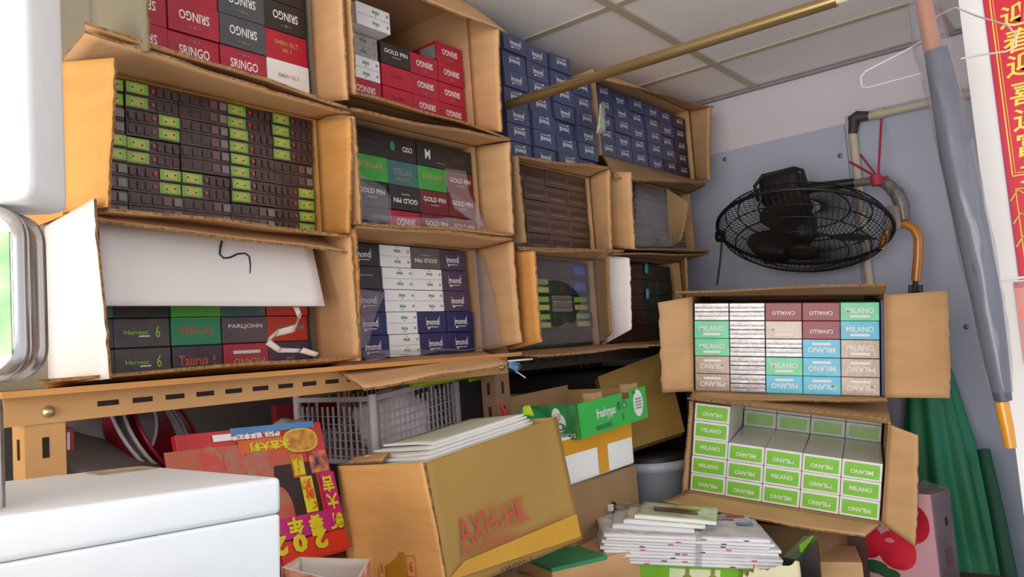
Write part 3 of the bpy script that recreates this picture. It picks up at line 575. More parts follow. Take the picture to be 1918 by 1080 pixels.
# avocado tray
C0, R0 = PD(1081, 757, 1.60), PD(1208, 724, 1.85); ex = R0-C0; FT = frame(C0, ex, (0.06, 0, 1)); wl = ex.length; ht = 0.072
gtray = mat('tray_green', '#35b24a', 0.5, var=0.04); gtd = mat('tray_dark_green', '#2f7a44', 0.6, var=0.35, scale=40); kraft = mat('tray_kraft', '#a8875c', 0.8)
o = empty('fruit_tray', FT @ Vector((wl/2, 0.1, -ht)), 'bright green cardboard fruit tray with an avocado picture on top of the foam box', 'fruit tray')
t = 0.004
b = MB(FT); b.box(0, wl*0.62, 0, t, -ht, 0, gtray); b.box(wl*0.62, wl*0.75, 0, t, -ht, -0.016, gtray); b.box(wl*0.75, wl, 0, t, -ht, 0.002, gtray)
b.box(0, wl*0.62, t, t+0.002, -ht, 0, kraft)
b.text('freshmax', wl*0.37, -0.030, 0.020, 0.085, ink, bold=0.02); b.text('group', wl*0.42, -0.044, 0.008, 0.024, ink)
b.ell(wl*0.56, -0.027, 0.010, 0.010, gtd); b.ell(wl*0.64, -0.027, 0.010, 0.010, gtd); b.text('R', wl*0.64, -0.027, 0.009, 0.007, ink, y=-0.001)
b.rect(wl*0.33, -0.060, 0.07, 0.010, gtd); b.ell(wl*0.61, -0.052, 0.004, 0.009, gtd)
b.ell(wl*0.86, -0.032, 0.024, 0.031, ink); 
for k in range(4): b.rect(wl*0.86, -0.022-0.007*k, 0.030, 0.0035, ink_grey, y=-0.001)
b.ell(wl*0.80, 0.0-0.006, 0.008, 0.004, gtd, y=-0.001); b.build('front_panel', o)
FTs = frame(FT @ Vector((0, 0.12, 0)), FT.to_3x3() @ Vector((0, -1, 0)), FT.to_3x3() @ Vector((0, 0, 1)))
b = MB(FTs); b.box(0, 0.12, 0, t, -ht, 0, gtd); b.ell(0.07, -0.038, 0.018, 0.020, ink); b.ell(0.066, -0.022, 0.011, 0.015, ink); b.ell(0.074, -0.046, 0.012, 0.008, gtd, y=-0.001); b.ell(0.074, -0.046, 0.006, 0.005, ink, y=-0.0015)
b.text('AVOCADOS', 0.06, -0.064, 0.009, 0.10, ink); b.build('side_panel', o)
b = MB(FT); b.box(wl-t, wl, t, 0.22, -ht, 0, kraft); b.box(0, wl, 0.216, 0.22, -ht, 0.012, kraft); b.box(t, wl-t, t, 0.216, -ht, -ht+t, kraft)
b.box(wl*0.24, wl*0.36, t, 0.03, -0.005, 0.014, kraft); b.box(wl*0.78, wl*0.9, t, 0.03, -0.005, 0.014, kraft); b.build('tray_base', o)
# leaning big box behind
A0, A1, A2, A3 = PD(1120, 705, 2.15), PD(1245, 657, 2.25), PD(1282, 808, 2.15), PD(1150, 850, 2.02)
b = MB(); nn = (A1-A0).cross(A3-A0).normalized(); nn = nn if nn.y > 0 else -nn; dd = nn*0.03
o = empty('cardboard_box', A3, 'large khaki cardboard box leaning behind the green fruit tray', 'cardboard box')
b.hexa([A3, A2, A2+dd, A3+dd], [A0, A1, A1+dd, A0+dd], card_axh); b.build('box_body', o)
b = MB(); b.panel(A1, A2, A2+Vector((0.09, 0.05, -0.005)), A1+Vector((0.04, 0.06, -0.03)), card, amp=0.002); b.build('flap', o)
b = MB(); b.panel(PD(950, 742, 1.9), PD(1130, 735, 2.15), PD(1128, 775, 2.10), PD(960, 790, 1.85), card_dk, amp=0.002, t=0.02)
tag(b.build('folded_cardboard'), 'dim folded sheet of brown cardboard behind the green fruit tray', 'cardboard')
# bucket
bc = PD(1226, 905, 2.16); bkt = empty('bucket', (bc.x, bc.y, -0.619), 'pale grey plastic bucket with a black lid behind the newspapers', 'bucket')
bkm = mat('bucket_grey', '#ccd4de', 0.4, var=0.05); O = (bc.x, bc.y, -0.619)
b = MB(); b.lathe([(0.001, 0), (0.080, 0), (0.090, 0.27), (0.098, 0.272), (0.099, 0.297), (0.094, 0.298)], bkm, O=O); b.build('pail', bkt)
b = MB(); b.lathe([(0.102, 0.300), (0.102, 0.310), (0.095, 0.313), (0.001, 0.314)], mat('lid_black', '#2b2724', 0.5), O=O); b.lathe([(0.001, 0.299), (0.104, 0.300)], iron, O=O); b.build('lid', bkt)
# second dark box behind bucket
carded('dim brown box on the bench behind the grey bucket', 1.95, 2.30, 1.07-0.02, 1.07+0.0, -0.619, -0.28, card_dk, tape=False) if False else None

b = MB(); b.box(1.86, 2.40, 1.20, 1.58, ZF+0.001, -0.075, dark, bev=0.02); tag(b.build('shade_block'), 'tall dark block added as shade under the right end of the shelf', 'shade block')  # added dark block, stands in for the shade behind the leaning box
# AXH box
C0, R0, L0 = PD(797, 865, 1.15), PD(1040, 781, 1.40), PD(632, 872, 1.30)
Cb, Rb, Lb = PD(840, 1110, 1.10), PD(1090, 1008, 1.37), PD(668, 1150, 1.25)
ax = empty('cardboard_box', Cb, 'tilted brown carton marked AXH-HK with papers on top, front centre', 'cardboard box')
B0 = L0+R0-C0; Bb = Lb+Rb-Cb
def quadpanel(p00, p10, p11, p01, m, name, par, n=24, seed=0, amp=0.003): b = MB(); b.panel(p00, p10, p11, p01, m, nx=n, ny=n, amp=amp, seed=seed, fr=5); return b.build(name, par)
rp = quadpanel(Cb, Rb, R0, C0, card_axh, 'side_panel', ax, seed=1, amp=0.002)
lp = quadpanel(Lb, Cb, C0, L0, mat('cardboard_lit', '#eab26a', 0.75, var=0.12, scale=6, bump=0.2, bscale=25, stretch=(1, 1, 4)), 'side_panel', ax, seed=2, amp=0.004)  # left face: lighter card colour puts the street light into the material
quadpanel(Rb, Bb, B0, R0, card, 'side_panel', ax); quadpanel(Bb, Lb, L0, B0, card, 'side_panel', ax)
quadpanel(Lb, Cb, Rb, Bb, card_dk, 'bottom_panel', ax, amp=0.0)
up = (L0-C0).cross(R0-C0).normalized(); up = up if up.z > 0 else -up
b = MB(); b.panel(C0.lerp(L0, 0.45)+up*0.003, L0+up*0.003, L0.lerp(B0, 0.12)+up*0.012, C0.lerp(L0, 0.6).lerp(R0, 0.10)+up*0.012, card, amp=0.008, rag=0.02); b.build('flap', ax)
nr = (R0-C0).cross(Cb-C0).normalized(); nr = nr if nr.dot(C0) < 0 else -nr
FR = frame(C0+nr*0.0055, R0-C0, C0-Cb); wr = (R0-C0).length; hr = (C0-Cb).length
invF = FR.inverted()
def onF(F, u, v):
    O = F.translation; n_ = F.to_3x3() @ Vector((0, 1, 0)); d = Vector(ray(u, v)); p = d*(O.dot(n_)/d.dot(n_)); return F.inverted() @ p
a = onF(FR, 862, 1010); c_ = onF(FR, 985, 945); ang = math.atan2(c_.z-a.z, c_.x-a.x)
def rtext(b, s, p, q, h, m, bold=0.0, F=FR):
    """text along p->q in the face frame"""
    a = onF(F, *p); c_ = onF(F, *q); d = Vector((c_.x-a.x, 0, c_.z-a.z)); L = d.length; an = math.atan2(d.z, d.x)
    vs, fs, tw, th = text_geo(s, bold); ca, sa = math.cos(an), math.sin(an); sx = L/tw; sz = h/th; mx, mz = (a.x+c_.x)/2, (a.z+c_.z)/2
    b.add([(mx+x*sx*ca-y*sz*sa, -0.0006, mz+x*sx*sa+y*sz*ca) for x, y in vs], fs, m)
for tx, p_, q_, hh_, mm_ in (('AXH-HK', (860, 1000), (987, 950), 0.042, ink_red), ('新世山信息科技進出口', (864, 1036), (975, 998), 0.014, ink_red), ('LW001-1', (940, 1070), (995, 1048), 0.010, ink_blk)):
    b = MB(FR); rtext(b, tx, p_, q_, hh_, mm_, bold=0.0); b.build('printed_lettering', rp)
tm = mat('amber_tape', '#cf9a1c', 0.25, var=0.06, alpha=0.8)
b = MB(FR); b.poly([(q.x, -0.0003, q.z) for q in (onF(FR, 838, 1088), onF(FR, 1088, 1004), onF(FR, 1080, 962), onF(FR, 870, 1050))], tm); b.build('tape', ax)
nl = (C0-L0).cross(Lb-L0).normalized(); nl = nl if nl.dot(C0) < 0 else -nl
FLf = frame(L0+nl*0.006, C0-L0, L0-Lb)
b = MB(FLf); b.poly([(q.x, -0.0003, q.z) for q in (onF(FLf, 722, 1082), onF(FLf, 762, 1080), onF(FLf, 757, 1034), onF(FLf, 718, 1030))], tm); b.build('tape', ax)
b = MB(FLf)
for (u, v, s) in ((716, 1062, 'R'), (770, 1060, '6')): q = onF(FLf, u, v); b.ring(q.x, q.z, 0.02, 0.03, 0.0012, ink_or); b.text(s, q.x, q.z, 0.016, 0.009, ink_or)
b.build('stamp', lp)
# papers on top
pap = mat('paper_grey_green', '#c6cab8', 0.7, var=0.08, scale=20); papw = mat('paper_white', '#dedddc', 0.7, var=0.05)
for k in range(5):
    s = 0.02+0.05*k; lift = up*(-0.004+0.0042*k)
    a0 = C0.lerp(L0, 0.05+0.05*k); a1 = C0.lerp(L0, 0.90-0.03*k); e = (R0-C0)
    b = MB(); b.panel(a0+e*s+lift, a0+e*(0.86+0.02*k)+lift, a1+e*(0.80+0.02*k)+lift*1.3, a1+e*(s-0.02)+lift*1.3, pap if k % 2 == 0 else papw, t=0.0036, amp=0.002, seed=k, me=papw)
    tag(b.build('paper_sheaf'), ('greenish grey' if k % 2 == 0 else 'white')+' paper sheaf lying %s on the AXH-HK carton' % ('lowest', 'second lowest', 'in the middle', 'second from top', 'topmost')[k], 'paper', 'papers on the AXH-HK carton')
# carton beneath it
zs = min(Cb.z, Rb.z, Lb.z)
carded('flat tan carton with a green lid edge beneath the AXH-HK carton', 0.86, 1.20, 0.66, 0.98, -0.619, -0.42, card, rot=0.15)
b = MB(); p = PD(1060, 1060, 1.42); F = frame((p.x, p.y, p.z), (0.8, -0.35, 0), (0, 0, 1))
b.F = F; b.box(-0.03, 0.20, 0, 0.16, -0.16, 0.0, card, bev=0.002); b.box(-0.032, 0.09, -0.002, 0.162, -0.004, 0.003, mat('lid_green', '#2d8a5c', 0.4, var=0.1))
tag(b.build('cardboard_box'), 'small tan box with a green top, in front of the grey plastic bags', 'cardboard box')
b = MB(); 
for i, (u, v, r) in enumerate(((1110, 1010, 0.035), (1150, 1000, 0.03), (1135, 1025, 0.04))):
    c_ = PD(u, v, 1.62); n1 = 10; vs = []; fs = []
    for j in range(n1+1):
        for k in range(16):
            ph = PI*j/n1; th = 2*PI*k/16; d = Vector((math.sin(ph)*math.cos(th), math.sin(ph)*math.sin(th), math.cos(ph)*0.7)); vs.append(c_+d*r*(1+0.4*noise.noise(d*2.5+Vector((i*5, 0, 0)))))
    for j in range(n1):
        for k in range(16): k2 = (k+1) % 16; fs.append((j*16+k, j*16+k2, (j+1)*16+k2, (j+1)*16+k))
    b.add(vs, fs, plastic_milk, True)
tag(b.build('plastic_bag'), 'crumpled grey plastic bags between the AXH-HK carton and the newspapers', 'plastic bag')
b = MB(); b.tube([PD(1138, 946, 1.69), PD(1165, 950, 1.62), PD(1185, 965, 1.58), PD(1195, 985, 1.56)], 0.004, plastic_clear); b.tube([PD(1140, 950, 1.69), PD(1150, 975, 1.60), PD(1170, 990, 1.56)], 0.004, plastic_clear)
b.box(*[q for pr in zip(PD(1143, 950, 1.68)-Vector((.005, .005, .007)), PD(1143, 950, 1.68)+Vector((.005, .005, .007))) for q in pr], white)
tag(b.build('carry_strap'), 'clear plastic carry strap hanging from the hand hole of the brown box', 'strap')

# newspapers
P0 = PD(1135, 1052, 1.48); P1 = PD(1462, 1064, 1.50); Pb = PD(1508, 1000, 1.72)
FN = frame(P0, (P1-P0)*1.0, (0, 0, 1)); wn = (P1-P0).length; dn = 0.25
prints = [mat('newsprint_%d' % k, c_, 0.75, var=0.10, scale=28, col2=c2, detail=8) for k, (c_, c2) in enumerate((('#b9bac4', '#dcdce2'), ('#aab2c4', '#d9d9df'), ('#c4c2c8', '#e0dcdc')))]
blu = mat('print_blue', '#4f7fc0', 0.6, var=0.2); rdp = mat('print_red', '#c8405a', 0.6, var=0.2); blk = mat('print_black', '#3a3a44', 0.6)
zt = 0.0
for k in range(9):
    th = 0.0062; dx = R_.uniform(-0.008, 0.008); dy = R_.uniform(-0.006, 0.006); b = MB(FN @ Matrix.Rotation(R_.uniform(-0.03, 0.03), 4, 'Z'))
    sh = 0.02 if k > 5 else 0
    b.panel((dx-0.005, dy, zt), (wn+dx-sh, dy, zt), (wn+dx+0.05-sh, dy+dn, zt), (dx+0.02, dy+dn, zt), prints[k % 3], t=th-0.0004, nx=16, ny=10, amp=0.0006, me=mat('paper_edge', '#d9d7db', 0.8, var=0.15, scale=90), seed=k)
    b.tube([(dx-0.003, dy+0.001, zt), (wn+dx-sh, dy+0.001, zt)], 0.0029, papw, n=6)
    for q in range(2): b.rect(R_.uniform(0.05, wn-0.05), zt, 0.010, 0.0022, (rdp, blk, blu)[q % 3], y=dy-0.0032)
    if k == 8:
        for (x, y, w_, h_, m_) in ((0.30, 0.12, 0.035, 0.03, blu), (0.17, 0.10, 0.05, 0.006, rdp), (0.21, 0.17, 0.10, 0.012, blk), (0.28, 0.20, 0.05, 0.008, rdp), (0.12, 0.06, 0.06, 0.02, blu), (0.31, 0.21, 0.04, 0.02, rdp)):
            b.add([(x, y, zt+0.0042), (x+w_, y, zt+0.0042), (x+w_+h_*0.2, y+h_, zt+0.0042), (x+h_*0.2, y+h_, zt+0.0042)], [(0, 1, 2, 3)], m_)
    tag(b.build('newspaper'), 'folded newspaper, %s in the bundle on the lime green box' % ('lowest', 'second from bottom', 'third from bottom', 'fourth from bottom', 'in the middle', 'fourth from top', 'third from top', 'second from top', 'topmost')[k], 'newspaper', 'newspapers in the tied bundle')
    zt += th
mags = [('white magazine lowest on the newspaper bundle', '#e0e0e4', '#c8d4e8'), ('glossy magazine with a green cover in the middle, on the newspapers', '#c4d4b0', '#eef0ea'), ('glossy magazine with a food picture topmost on the newspapers', '#a8c888', '#e8e8e0')]
for k, (lb, c1, c2) in enumerate(mags):
    b = MB(FN @ Matrix.Translation((0.02+0.025*k, 0.05+0.015*k, zt)) @ Matrix.Rotation(-0.10-0.06*k, 4, 'Z')); mm = mat('magazine_%d' % k, c1, 0.3, var=0.15, scale=25, col2=c2, coat=0.4)
    b.panel((0, 0, 0), (0.16, 0, 0), (0.18, 0.17, 0), (0.02, 0.17, 0), mm, t=0.0065, amp=0.0008, seed=k, me=papw)
    if k == 2:
        for (x, y, w_, h_, m_) in ((0.04, 0.06, 0.09, 0.05, mat('photo_brown', '#6a4a40', 0.3, var=0.5, scale=60)), (0.09, 0.11, 0.05, 0.04, mat('photo_yellow', '#d8d060', 0.3)), (0.10, 0.075, 0.022, 0.02, rdp)):
            b.add([(x, y, 0.0048), (x+w_, y, 0.0048), (x+w_, y+h_, 0.0048), (x, y+h_, 0.0048)], [(0, 1, 2, 3)], m_)
    tag(b.build('magazine'), lb, 'magazine', 'magazines on the newspaper bundle'); zt += 0.0075
b = MB(FN); sx = wn*0.52; zt2 = 9*0.0062+0.001
b.panel((sx-0.006, -0.006, -0.004), (sx+0.006, -0.006, -0.004), (sx+0.006, -0.006, zt2), (sx-0.006, -0.006, zt2), plastic_milk, t=0.0008, amp=0, me=plastic_milk)
b.panel((sx-0.006, -0.006, zt2), (sx+0.006, -0.006, zt2), (sx+0.10, 0.12, zt2+0.022), (sx+0.088, 0.12, zt2+0.022), plastic_milk, t=0.0008, amp=0, me=plastic_milk)
b.panel((0.05, 0.18, zt2+0.026), (0.05, 0.192, zt2+0.026), (wn*0.98, 0.09, zt2+0.004), (wn*0.98, 0.08, zt2+0.004), plastic_milk, t=0.0008, amp=0, me=plastic_milk)
tag(b.build('packing_strap'), 'pale plastic packing strap tied around the newspaper bundle', 'strap')
# lime box beneath newspapers
FG = frame(FN @ Vector((0.02, 0.01, -0.0045)), FN.to_3x3() @ Vector((1, 0, 0)), (0, 0, 1)); wg = wn-0.01
o = empty('drinks_box', FG @ Vector((wg/2, 0.1, -0.2)), 'lime green box printed with bottles, beneath the newspaper bundle', 'box')
limeb = mat('box_lime', '#78b81e', 0.4, var=0.06); b = MB(FG); b.box(0, wg, 0, dn-0.01, -0.20, 0, limeb, bev=0.002)
botm = mat('bottle_olive', '#7d8a2a', 0.4, var=0.2)
b.rect(0.155, -0.10, 0.10, 0.19, mat('box_cream', '#d5dcae', 0.5), y=-0.0008)
for x in (0.14, 0.19, 0.245): b.ell(x, -0.05, 0.013, 0.035, botm, y=-0.0012, p=0.7); b.rect(x, -0.012, 0.008, 0.02, botm, y=-0.0014); b.rect(x, -0.045, 0.018, 0.01, ink, y=-0.0016)
b.build('box_body', o)
b = MB(); b.panel(PD(1395, 1095, 1.42), PD(1500, 1088, 1.46), PD(1494, 1052, 1.47), PD(1390, 1074, 1.43), mat('torn_card', '#d8cfa8', 0.8), amp=0.006, rag=0.02, seed=4)
tag(b.build('torn_cardboard'), 'torn cream cardboard edge at the front of the lime green box', 'cardboard')
b = MB(); dkb = mat('bag_black', '#1c2420', 0.3, coat=0.3)
b.panel(PD(1480, 1120, 1.55), PD(1530, 1120, 1.62), PD(1520, 1005, 1.66), PD(1478, 1045, 1.56), dkb, amp=0.006, t=0.03, me=dkb)
b.panel(PD(1512, 1110, 1.60), PD(1528, 1110, 1.66), PD(1524, 1002, 1.66), PD(1498, 1020, 1.58), limeb, amp=0.004, me=limeb)
tag(b.build('shopping_bag'), 'black and lime green bag standing right of the newspapers', 'bag')
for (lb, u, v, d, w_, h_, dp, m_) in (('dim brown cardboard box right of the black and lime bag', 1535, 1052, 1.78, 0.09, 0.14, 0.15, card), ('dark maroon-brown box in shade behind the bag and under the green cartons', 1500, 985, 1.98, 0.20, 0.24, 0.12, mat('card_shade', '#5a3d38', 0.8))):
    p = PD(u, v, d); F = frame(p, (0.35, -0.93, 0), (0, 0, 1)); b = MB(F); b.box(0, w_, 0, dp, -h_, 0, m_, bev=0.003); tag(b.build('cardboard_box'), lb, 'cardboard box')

# apple box
p = PD(1590, 1000, 1.97); q = PD(1745, 925, 1.80); ex = q-p; ex.z = 0; F = frame(q, ex, (0.0, 0, 1)); wa = ex.length
apk = mat('applebox_pink', '#d9a9b4', 0.4, var=0.06); aps = mat('applebox_side', '#6f5f64', 0.5, var=0.25, scale=12)
o = empty('fruit_box', F @ Vector((-wa/2, 0.1, -0.3)), 'fruit gift box with red apples printed on pink, at lower right', 'fruit box')
b = MB(F); b.box(-wa, 0, 0, 0.085, -0.225, 0.0, aps, bev=0.003); b.rect(-wa/2, -0.112, wa-0.006, 0.22, apk, y=-0.0008)
ared = mat('apple_print', '#c4142c', 0.35, var=0.25, scale=9, col2='#dc3248'); leaf = mat('apple_leaf', '#2f5a38', 0.5)
for i, (u, v, r) in enumerate(((1622, 1010, 0.046), (1700, 978, 0.052), (1680, 1030, 0.048))):
    c_ = onF(F, u, v); b.ell(c_.x, c_.z, r, r*0.95, ared, y=-0.0012-0.0003*i, n=32, p=0.95); b.ell(c_.x-0.3*r, c_.z+0.45*r, r*0.25, r*0.12, mat('apple_shine', '#e88a94', 0.3), y=-0.0016-0.0003*i)
c_ = onF(F, 1640, 1060); b.ell(c_.x, c_.z, 0.035, 0.016, leaf, y=-0.003); c_ = onF(F, 1665, 1072); b.ell(c_.x, c_.z, 0.03, 0.012, leaf, y=-0.0032)
b.build('box_body', o)
b = MB(F); b.panel((-0.05, 0, 0.003), (0.0, 0, 0.003), (0.0, 0.08, 0.003), (-0.06, 0.08, 0.02), plastic_clear, t=0.001, amp=0.012, me=plastic_clear); b.build('plastic_wrap', o)
Fs = F @ Matrix.Translation((0.0008, 0, 0)); b = MB(frame(F @ Vector((0.001, 0, 0)), F.to_3x3() @ Vector((0, 1, 0)), (0, 0, 1))); b.ell(0.05, -0.07, 0.006, 0.011, hole); b.build('hand_hole', o); b = MB(frame(F @ Vector((0.001, 0, 0)), F.to_3x3() @ Vector((0, 1, 0)), (0, 0, 1))); b.rect(0.045, -0.15, 0.025, 0.04, mat('side_label', '#6a4a40', 0.6)); b.build('side_label', o)

# green umbrella/tarp leaning in the corner
ug = mat('green_cloth', '#187350', 0.55, var=0.10, scale=6, bump=0.1); ugd = mat('green_cloth_dark', '#0f4a34', 0.6, var=0.1)
top = PX(1722, 560, 2.56); bot = PX(1850, 1500, 2.40); axv = (bot-top); Lx = axv.length; axn = axv.normalized()
sa = axn.orthogonal().normalized(); sb = axn.cross(sa); vs = []; fs = []; NR, NS = 20, 64
for j in range(NR+1):
    t_ = j/NR; p = top+axv*t_; r = 0.024+0.150*t_**0.85
    for i in range(NS):
        a = 2*PI*i/NS; rr = r*(1+0.16*math.cos(8*a+t_*1.5)*min(1, t_*3)); vs.append(p+(sa*math.cos(a)+sb*math.sin(a))*rr)
for j in range(NR):
    for i in range(NS): k = (i+1) % NS; fs.append((j*NS+i, j*NS+k, (j+1)*NS+k, (j+1)*NS+i))
o = empty('parasol', bot, 'big folded green parasol leaning in the corner by the partition', 'parasol')
b = MB(); b.add(vs, fs, ug, True); b.build('canopy', o)
b = MB(); b.tube([top, bot+axn*0.3], 0.012, iron); b.build('pole', o)
b = MB(); b.tube([PD(1842, 842, 2.12), PD(1868, 960, 2.05), PD(1896, 1110, 1.98)], [0.016, 0.018, 0.02], ugd, n=10)
tag(b.build('rolled_cloth'), 'narrow dark green rolled cloth beside the folded parasol', 'cloth')

# ------------------------------------------------------------------ foam cooler at lower left
FRc = PD(527, 893, 0.75); BRc = PD(350, 881, 0.96); FLc = PD(-60, 975, 0.56)
Fc = frame(FRc, FRc-FLc, (0, 0, 1)); hc = 0.50; wc = 0.52; dc = 0.30
cl = empty('foam_cooler', Fc @ Vector((-wc/2, dc/2, -hc)), 'large white foam cooler in the left foreground', 'foam cooler')
ft = mat('cooler_top', '#f2f4f4', 0.5, var=0.02, bump=0.15)
zb = -0.619
b = MB(Fc); b.box(-wc, 0, 0, dc, -0.034, 0, foam_blue, bev=0.006); b.build('lid', cl)
b = MB(Fc); b.box(-wc+0.001, -0.001, 0.001, dc-0.001, zb-FRc.z+0.004, -0.0345, foam_blue, bev=0.003); b.build('cooler_body', cl)
b = MB(Fc); b.box(-0.075, -0.012, 0.235, 0.285, 0.0002, 0.0012, mat('cooler_label', '#b9a988', 0.5, var=0.4, scale=40)); b.build('label_residue', cl)
# small red patterned carton lower centre
A0, A1, A2, A3 = PD(530, 1062, 0.95), PD(560, 1043, 1.12), PD(690, 1047, 1.08), PD(665, 1095, 0.92)
o = empty('printed_box', A3+Vector((0, 0, -0.1)), 'open white box with red patterned side at the bottom edge', 'box'); dnv = Vector((0, 0, -0.09)); rpat = mat('red_pattern', '#c0262c', 0.5, var=0.4, scale=60, col2='#d8a080')
b = MB()
b.panel(A0, A1, A1+dnv, A0+dnv, white, amp=0, me=white); b.panel(A1, A2, A2+dnv, A1+dnv, card_wh, amp=0, me=white); b.panel(A2, A3, A3+dnv, A2+dnv, rpat, amp=0, me=white); b.panel(A3, A0, A0+dnv, A3+dnv, rpat, amp=0, me=white); b.panel(A0+dnv, A1+dnv, A2+dnv, A3+dnv, card_wh, amp=0, me=white)
b.build('box_body', o)

# ------------------------------------------------------------------ tins and foam at upper left
sil = mat('tin_silver', '#c9c4c0', 0.22, metal=0.85, var=0.12, scale=4); leafp = mat('leaf_print', '#2fa83c', 0.35, var=0.5, scale=30, col2='#7fe06a', coat=0.5)
def rrect(w, h, r, n=8):
    pts = []
    for (cx, cz, a0) in ((w/2-r, h/2-r, 0), (-w/2+r, h/2-r, PI/2), (-w/2+r, -h/2+r, PI), (w/2-r, -h/2+r, 1.5*PI)):
        for i in range(n+1): a = a0+PI/2*i/n; pts.append((cx+r*math.cos(a), cz+r*math.sin(a)))
    return pts
def tin(name, label, F, w, h, d, r, face=None):
    o = empty(name, F @ Vector((0, 0, -h/2)), label, 'tin'); P = rrect(w, h, r); n = len(P); b = MB(F); vs = []; fs = []
    prof = [(0, 0.006), (0.004, 0), (0.010, 0), (0.012, 0.002), (d*0.25, 0.002), (d*0.27, 0), (d*0.32, 0), (d*0.34, 0.002), (d*0.75, 0.002), (d*0.77, 0), (d*0.84, 0), (d*0.86, 0.002), (d-0.004, 0), (d, 0.006)]
    for (y, ins) in prof:
        for (x, z) in P: k = 1-ins/(w/2); vs.append((x*k, y, z*k))
    for j in range(len(prof)-1):
        for i in range(n): k = (i+1) % n; fs.append((j*n+i, j*n+k, (j+1)*n+k, (j+1)*n+i))
    b.add(vs, fs, sil, True); b.add(vs[:n], [tuple(range(n))], sil); b.add(vs[-n:], [tuple(range(n))], sil); b.build('tin_body', o)
    b = MB(F); P2 = [(x*0.90, -0.0006, z*0.90) for x, z in P]; b.poly(P2, white); b.build('face_border', o)
    if face: b = MB(F); b.box(-w*0.44, w*0.44, -0.0022, -0.0008, -h*0.36, h*0.33, face); b.build('face_picture', o)
    return o
def camdir(dx, dy, dz): return Vector(RW @ np.array([dx, dy, dz]))
upv = Vector((0, 0, 1)); exv = camdir(0.988, 0, -0.153); exv.z = 0
E1 = PD(42, 543, 0.60); FT1 = frame(E1, exv, upv)
tin('biscuit_tin', 'silver rounded tin with a green leaf picture at the left edge', FT1 @ Matrix.Translation((-0.065, 0, 0)), 0.13, 0.138, 0.048, 0.026, leafp)
tin('biscuit_tin', 'plain silver tin standing below the green leaf tin', FT1 @ Matrix.Translation((-0.065-0.035, 0.0, -0.069-0.0775)), 0.13, 0.154, 0.048, 0.022, None)
bF = FT1 @ Matrix.Translation((0, 0, 0.0695))
o = empty('foam_box', bF @ Vector((-0.1, 0.05, 0)), 'thick white foam box on top of the green leaf tin', 'foam box')
b = MB(bF); b.box(-0.26, 0.012, -0.012, 0.066, 0.0, 0.26, foam, bev=0.014); b.ell(-0.022, 0.066, 0.007, 0.010, mat('foam_hole', '#8a7a68', 0.9), y=-0.0125, n=6, p=0.6); b.build('box_body', o)
carded('plain box on the bench carrying the silver tins', FT1.translation.x-0.22, FT1.translation.x+0.02, 0.44, 0.60, -0.619, FT1.translation.z-0.225, card_dk, tape=False)

# ------------------------------------------------------------------ under the shelf
b = MB(); RED = mat('enamel_red', '#8c1626', 0.35, var=0.1); GRY = mat('lid_grey', '#6c625e', 0.4, var=0.1); WHT = mat('rim_white', '#b8aeb0', 0.4)
# poster / calendar board
Q0, Q1, Q2 = PY(327, 815, 1.075), PY(599, 789, 1.075), PY(652, 1030, 1.02); Q3 = Q0+Q2-Q1
FP = frame(Q0, Q1-Q0, Q1-Q2); wp = (Q1-Q0).length; hp_ = (Q2-Q1).length; 
cal = empty('calendar_pack', Q3, 'red printed calendar pack hanging upside down below the shelf', 'calendar')
prd = mat('calendar_red', '#b81626', 0.35, var=0.15, scale=8, col2='#c82c28', coat=0.3); 
Fq = Matrix.Translation(Q0) @ Matrix([[(Q1-Q0).normalized()[i], (Q1-Q0).normalized().cross((Q1-Q2).normalized())[i]*-1, (Q1-Q2).normalized()[i], 0] for i in range(3)]+[[0, 0, 0, 1]])
b = MB(Fq); b.box(0, wp, 0.0, 0.012, -hp_, 0, prd, bev=0.001); yel = mat('calendar_yellow', '#d8cf20', 0.4); org = mat('calendar_orange', '#d88a24', 0.4, var=0.2, scale=40, col2='#c8401c'); cbl = mat('calendar_blue', '#4f83b4', 0.4); mgt = mat('calendar_magenta', '#c01a78', 0.4)
skin = mat('calendar_skin', '#c47a52', 0.4, var=0.35, scale=14, col2='#b8402c'); dkc = mat('calendar_dark', '#2a1512', 0.4)
def cR(u, v, w_, h_, m_, y=-0.001): c_ = onF(Fq, u, v); b.rect(c_.x, c_.z, w_, h_, m_, y=y)
def cT(s, u, v, w_, h_, m_, y=-0.003, bold=0.04): c_ = onF(Fq, u, v); b.text(s, c_.x, c_.z, h_, w_, m_, y=y, flip=True, bold=bold)
cR(512, 801, 0.150, 0.010, cbl); cR(450, 915, 0.21, 0.130, skin); cR(565, 945, 0.075, 0.13, dkc, y=-0.0013)
for k, (u, v, rx, rz) in enumerate(((395, 872, 0.020, 0.028), (440, 865, 0.018, 0.024), (485, 872, 0.024, 0.032), (530, 960, 0.020, 0.040))): c_ = onF(Fq, u, v); b.ell(c_.x, c_.z, rx, rz, mat('calendar_skin_light', '#d09a78', 0.4, var=0.4, scale=40, col2='#a83a30'), y=-0.0014-0.0001*k)
c_ = onF(Fq, 562, 824); b.ell(c_.x, c_.z, 0.032, 0.019, yel, y=-0.0020, p=0.8); b.ell(c_.x, c_.z, 0.030, 0.017, mat('calendar_amber', '#c0582c', 0.4, var=0.3, scale=60, col2='#c8a040'), y=-0.0023, p=0.8)
cR(492, 833, 0.085, 0.020, org, y=-0.0018); cT('恭賀新禧萬事如意', 478, 816, 0.085, 0.009, ink); cT('大吉大利', 505, 834, 0.07, 0.014, yel, y=-0.0026)
cR(415, 820, 0.030, 0.010, white, y=-0.0016)
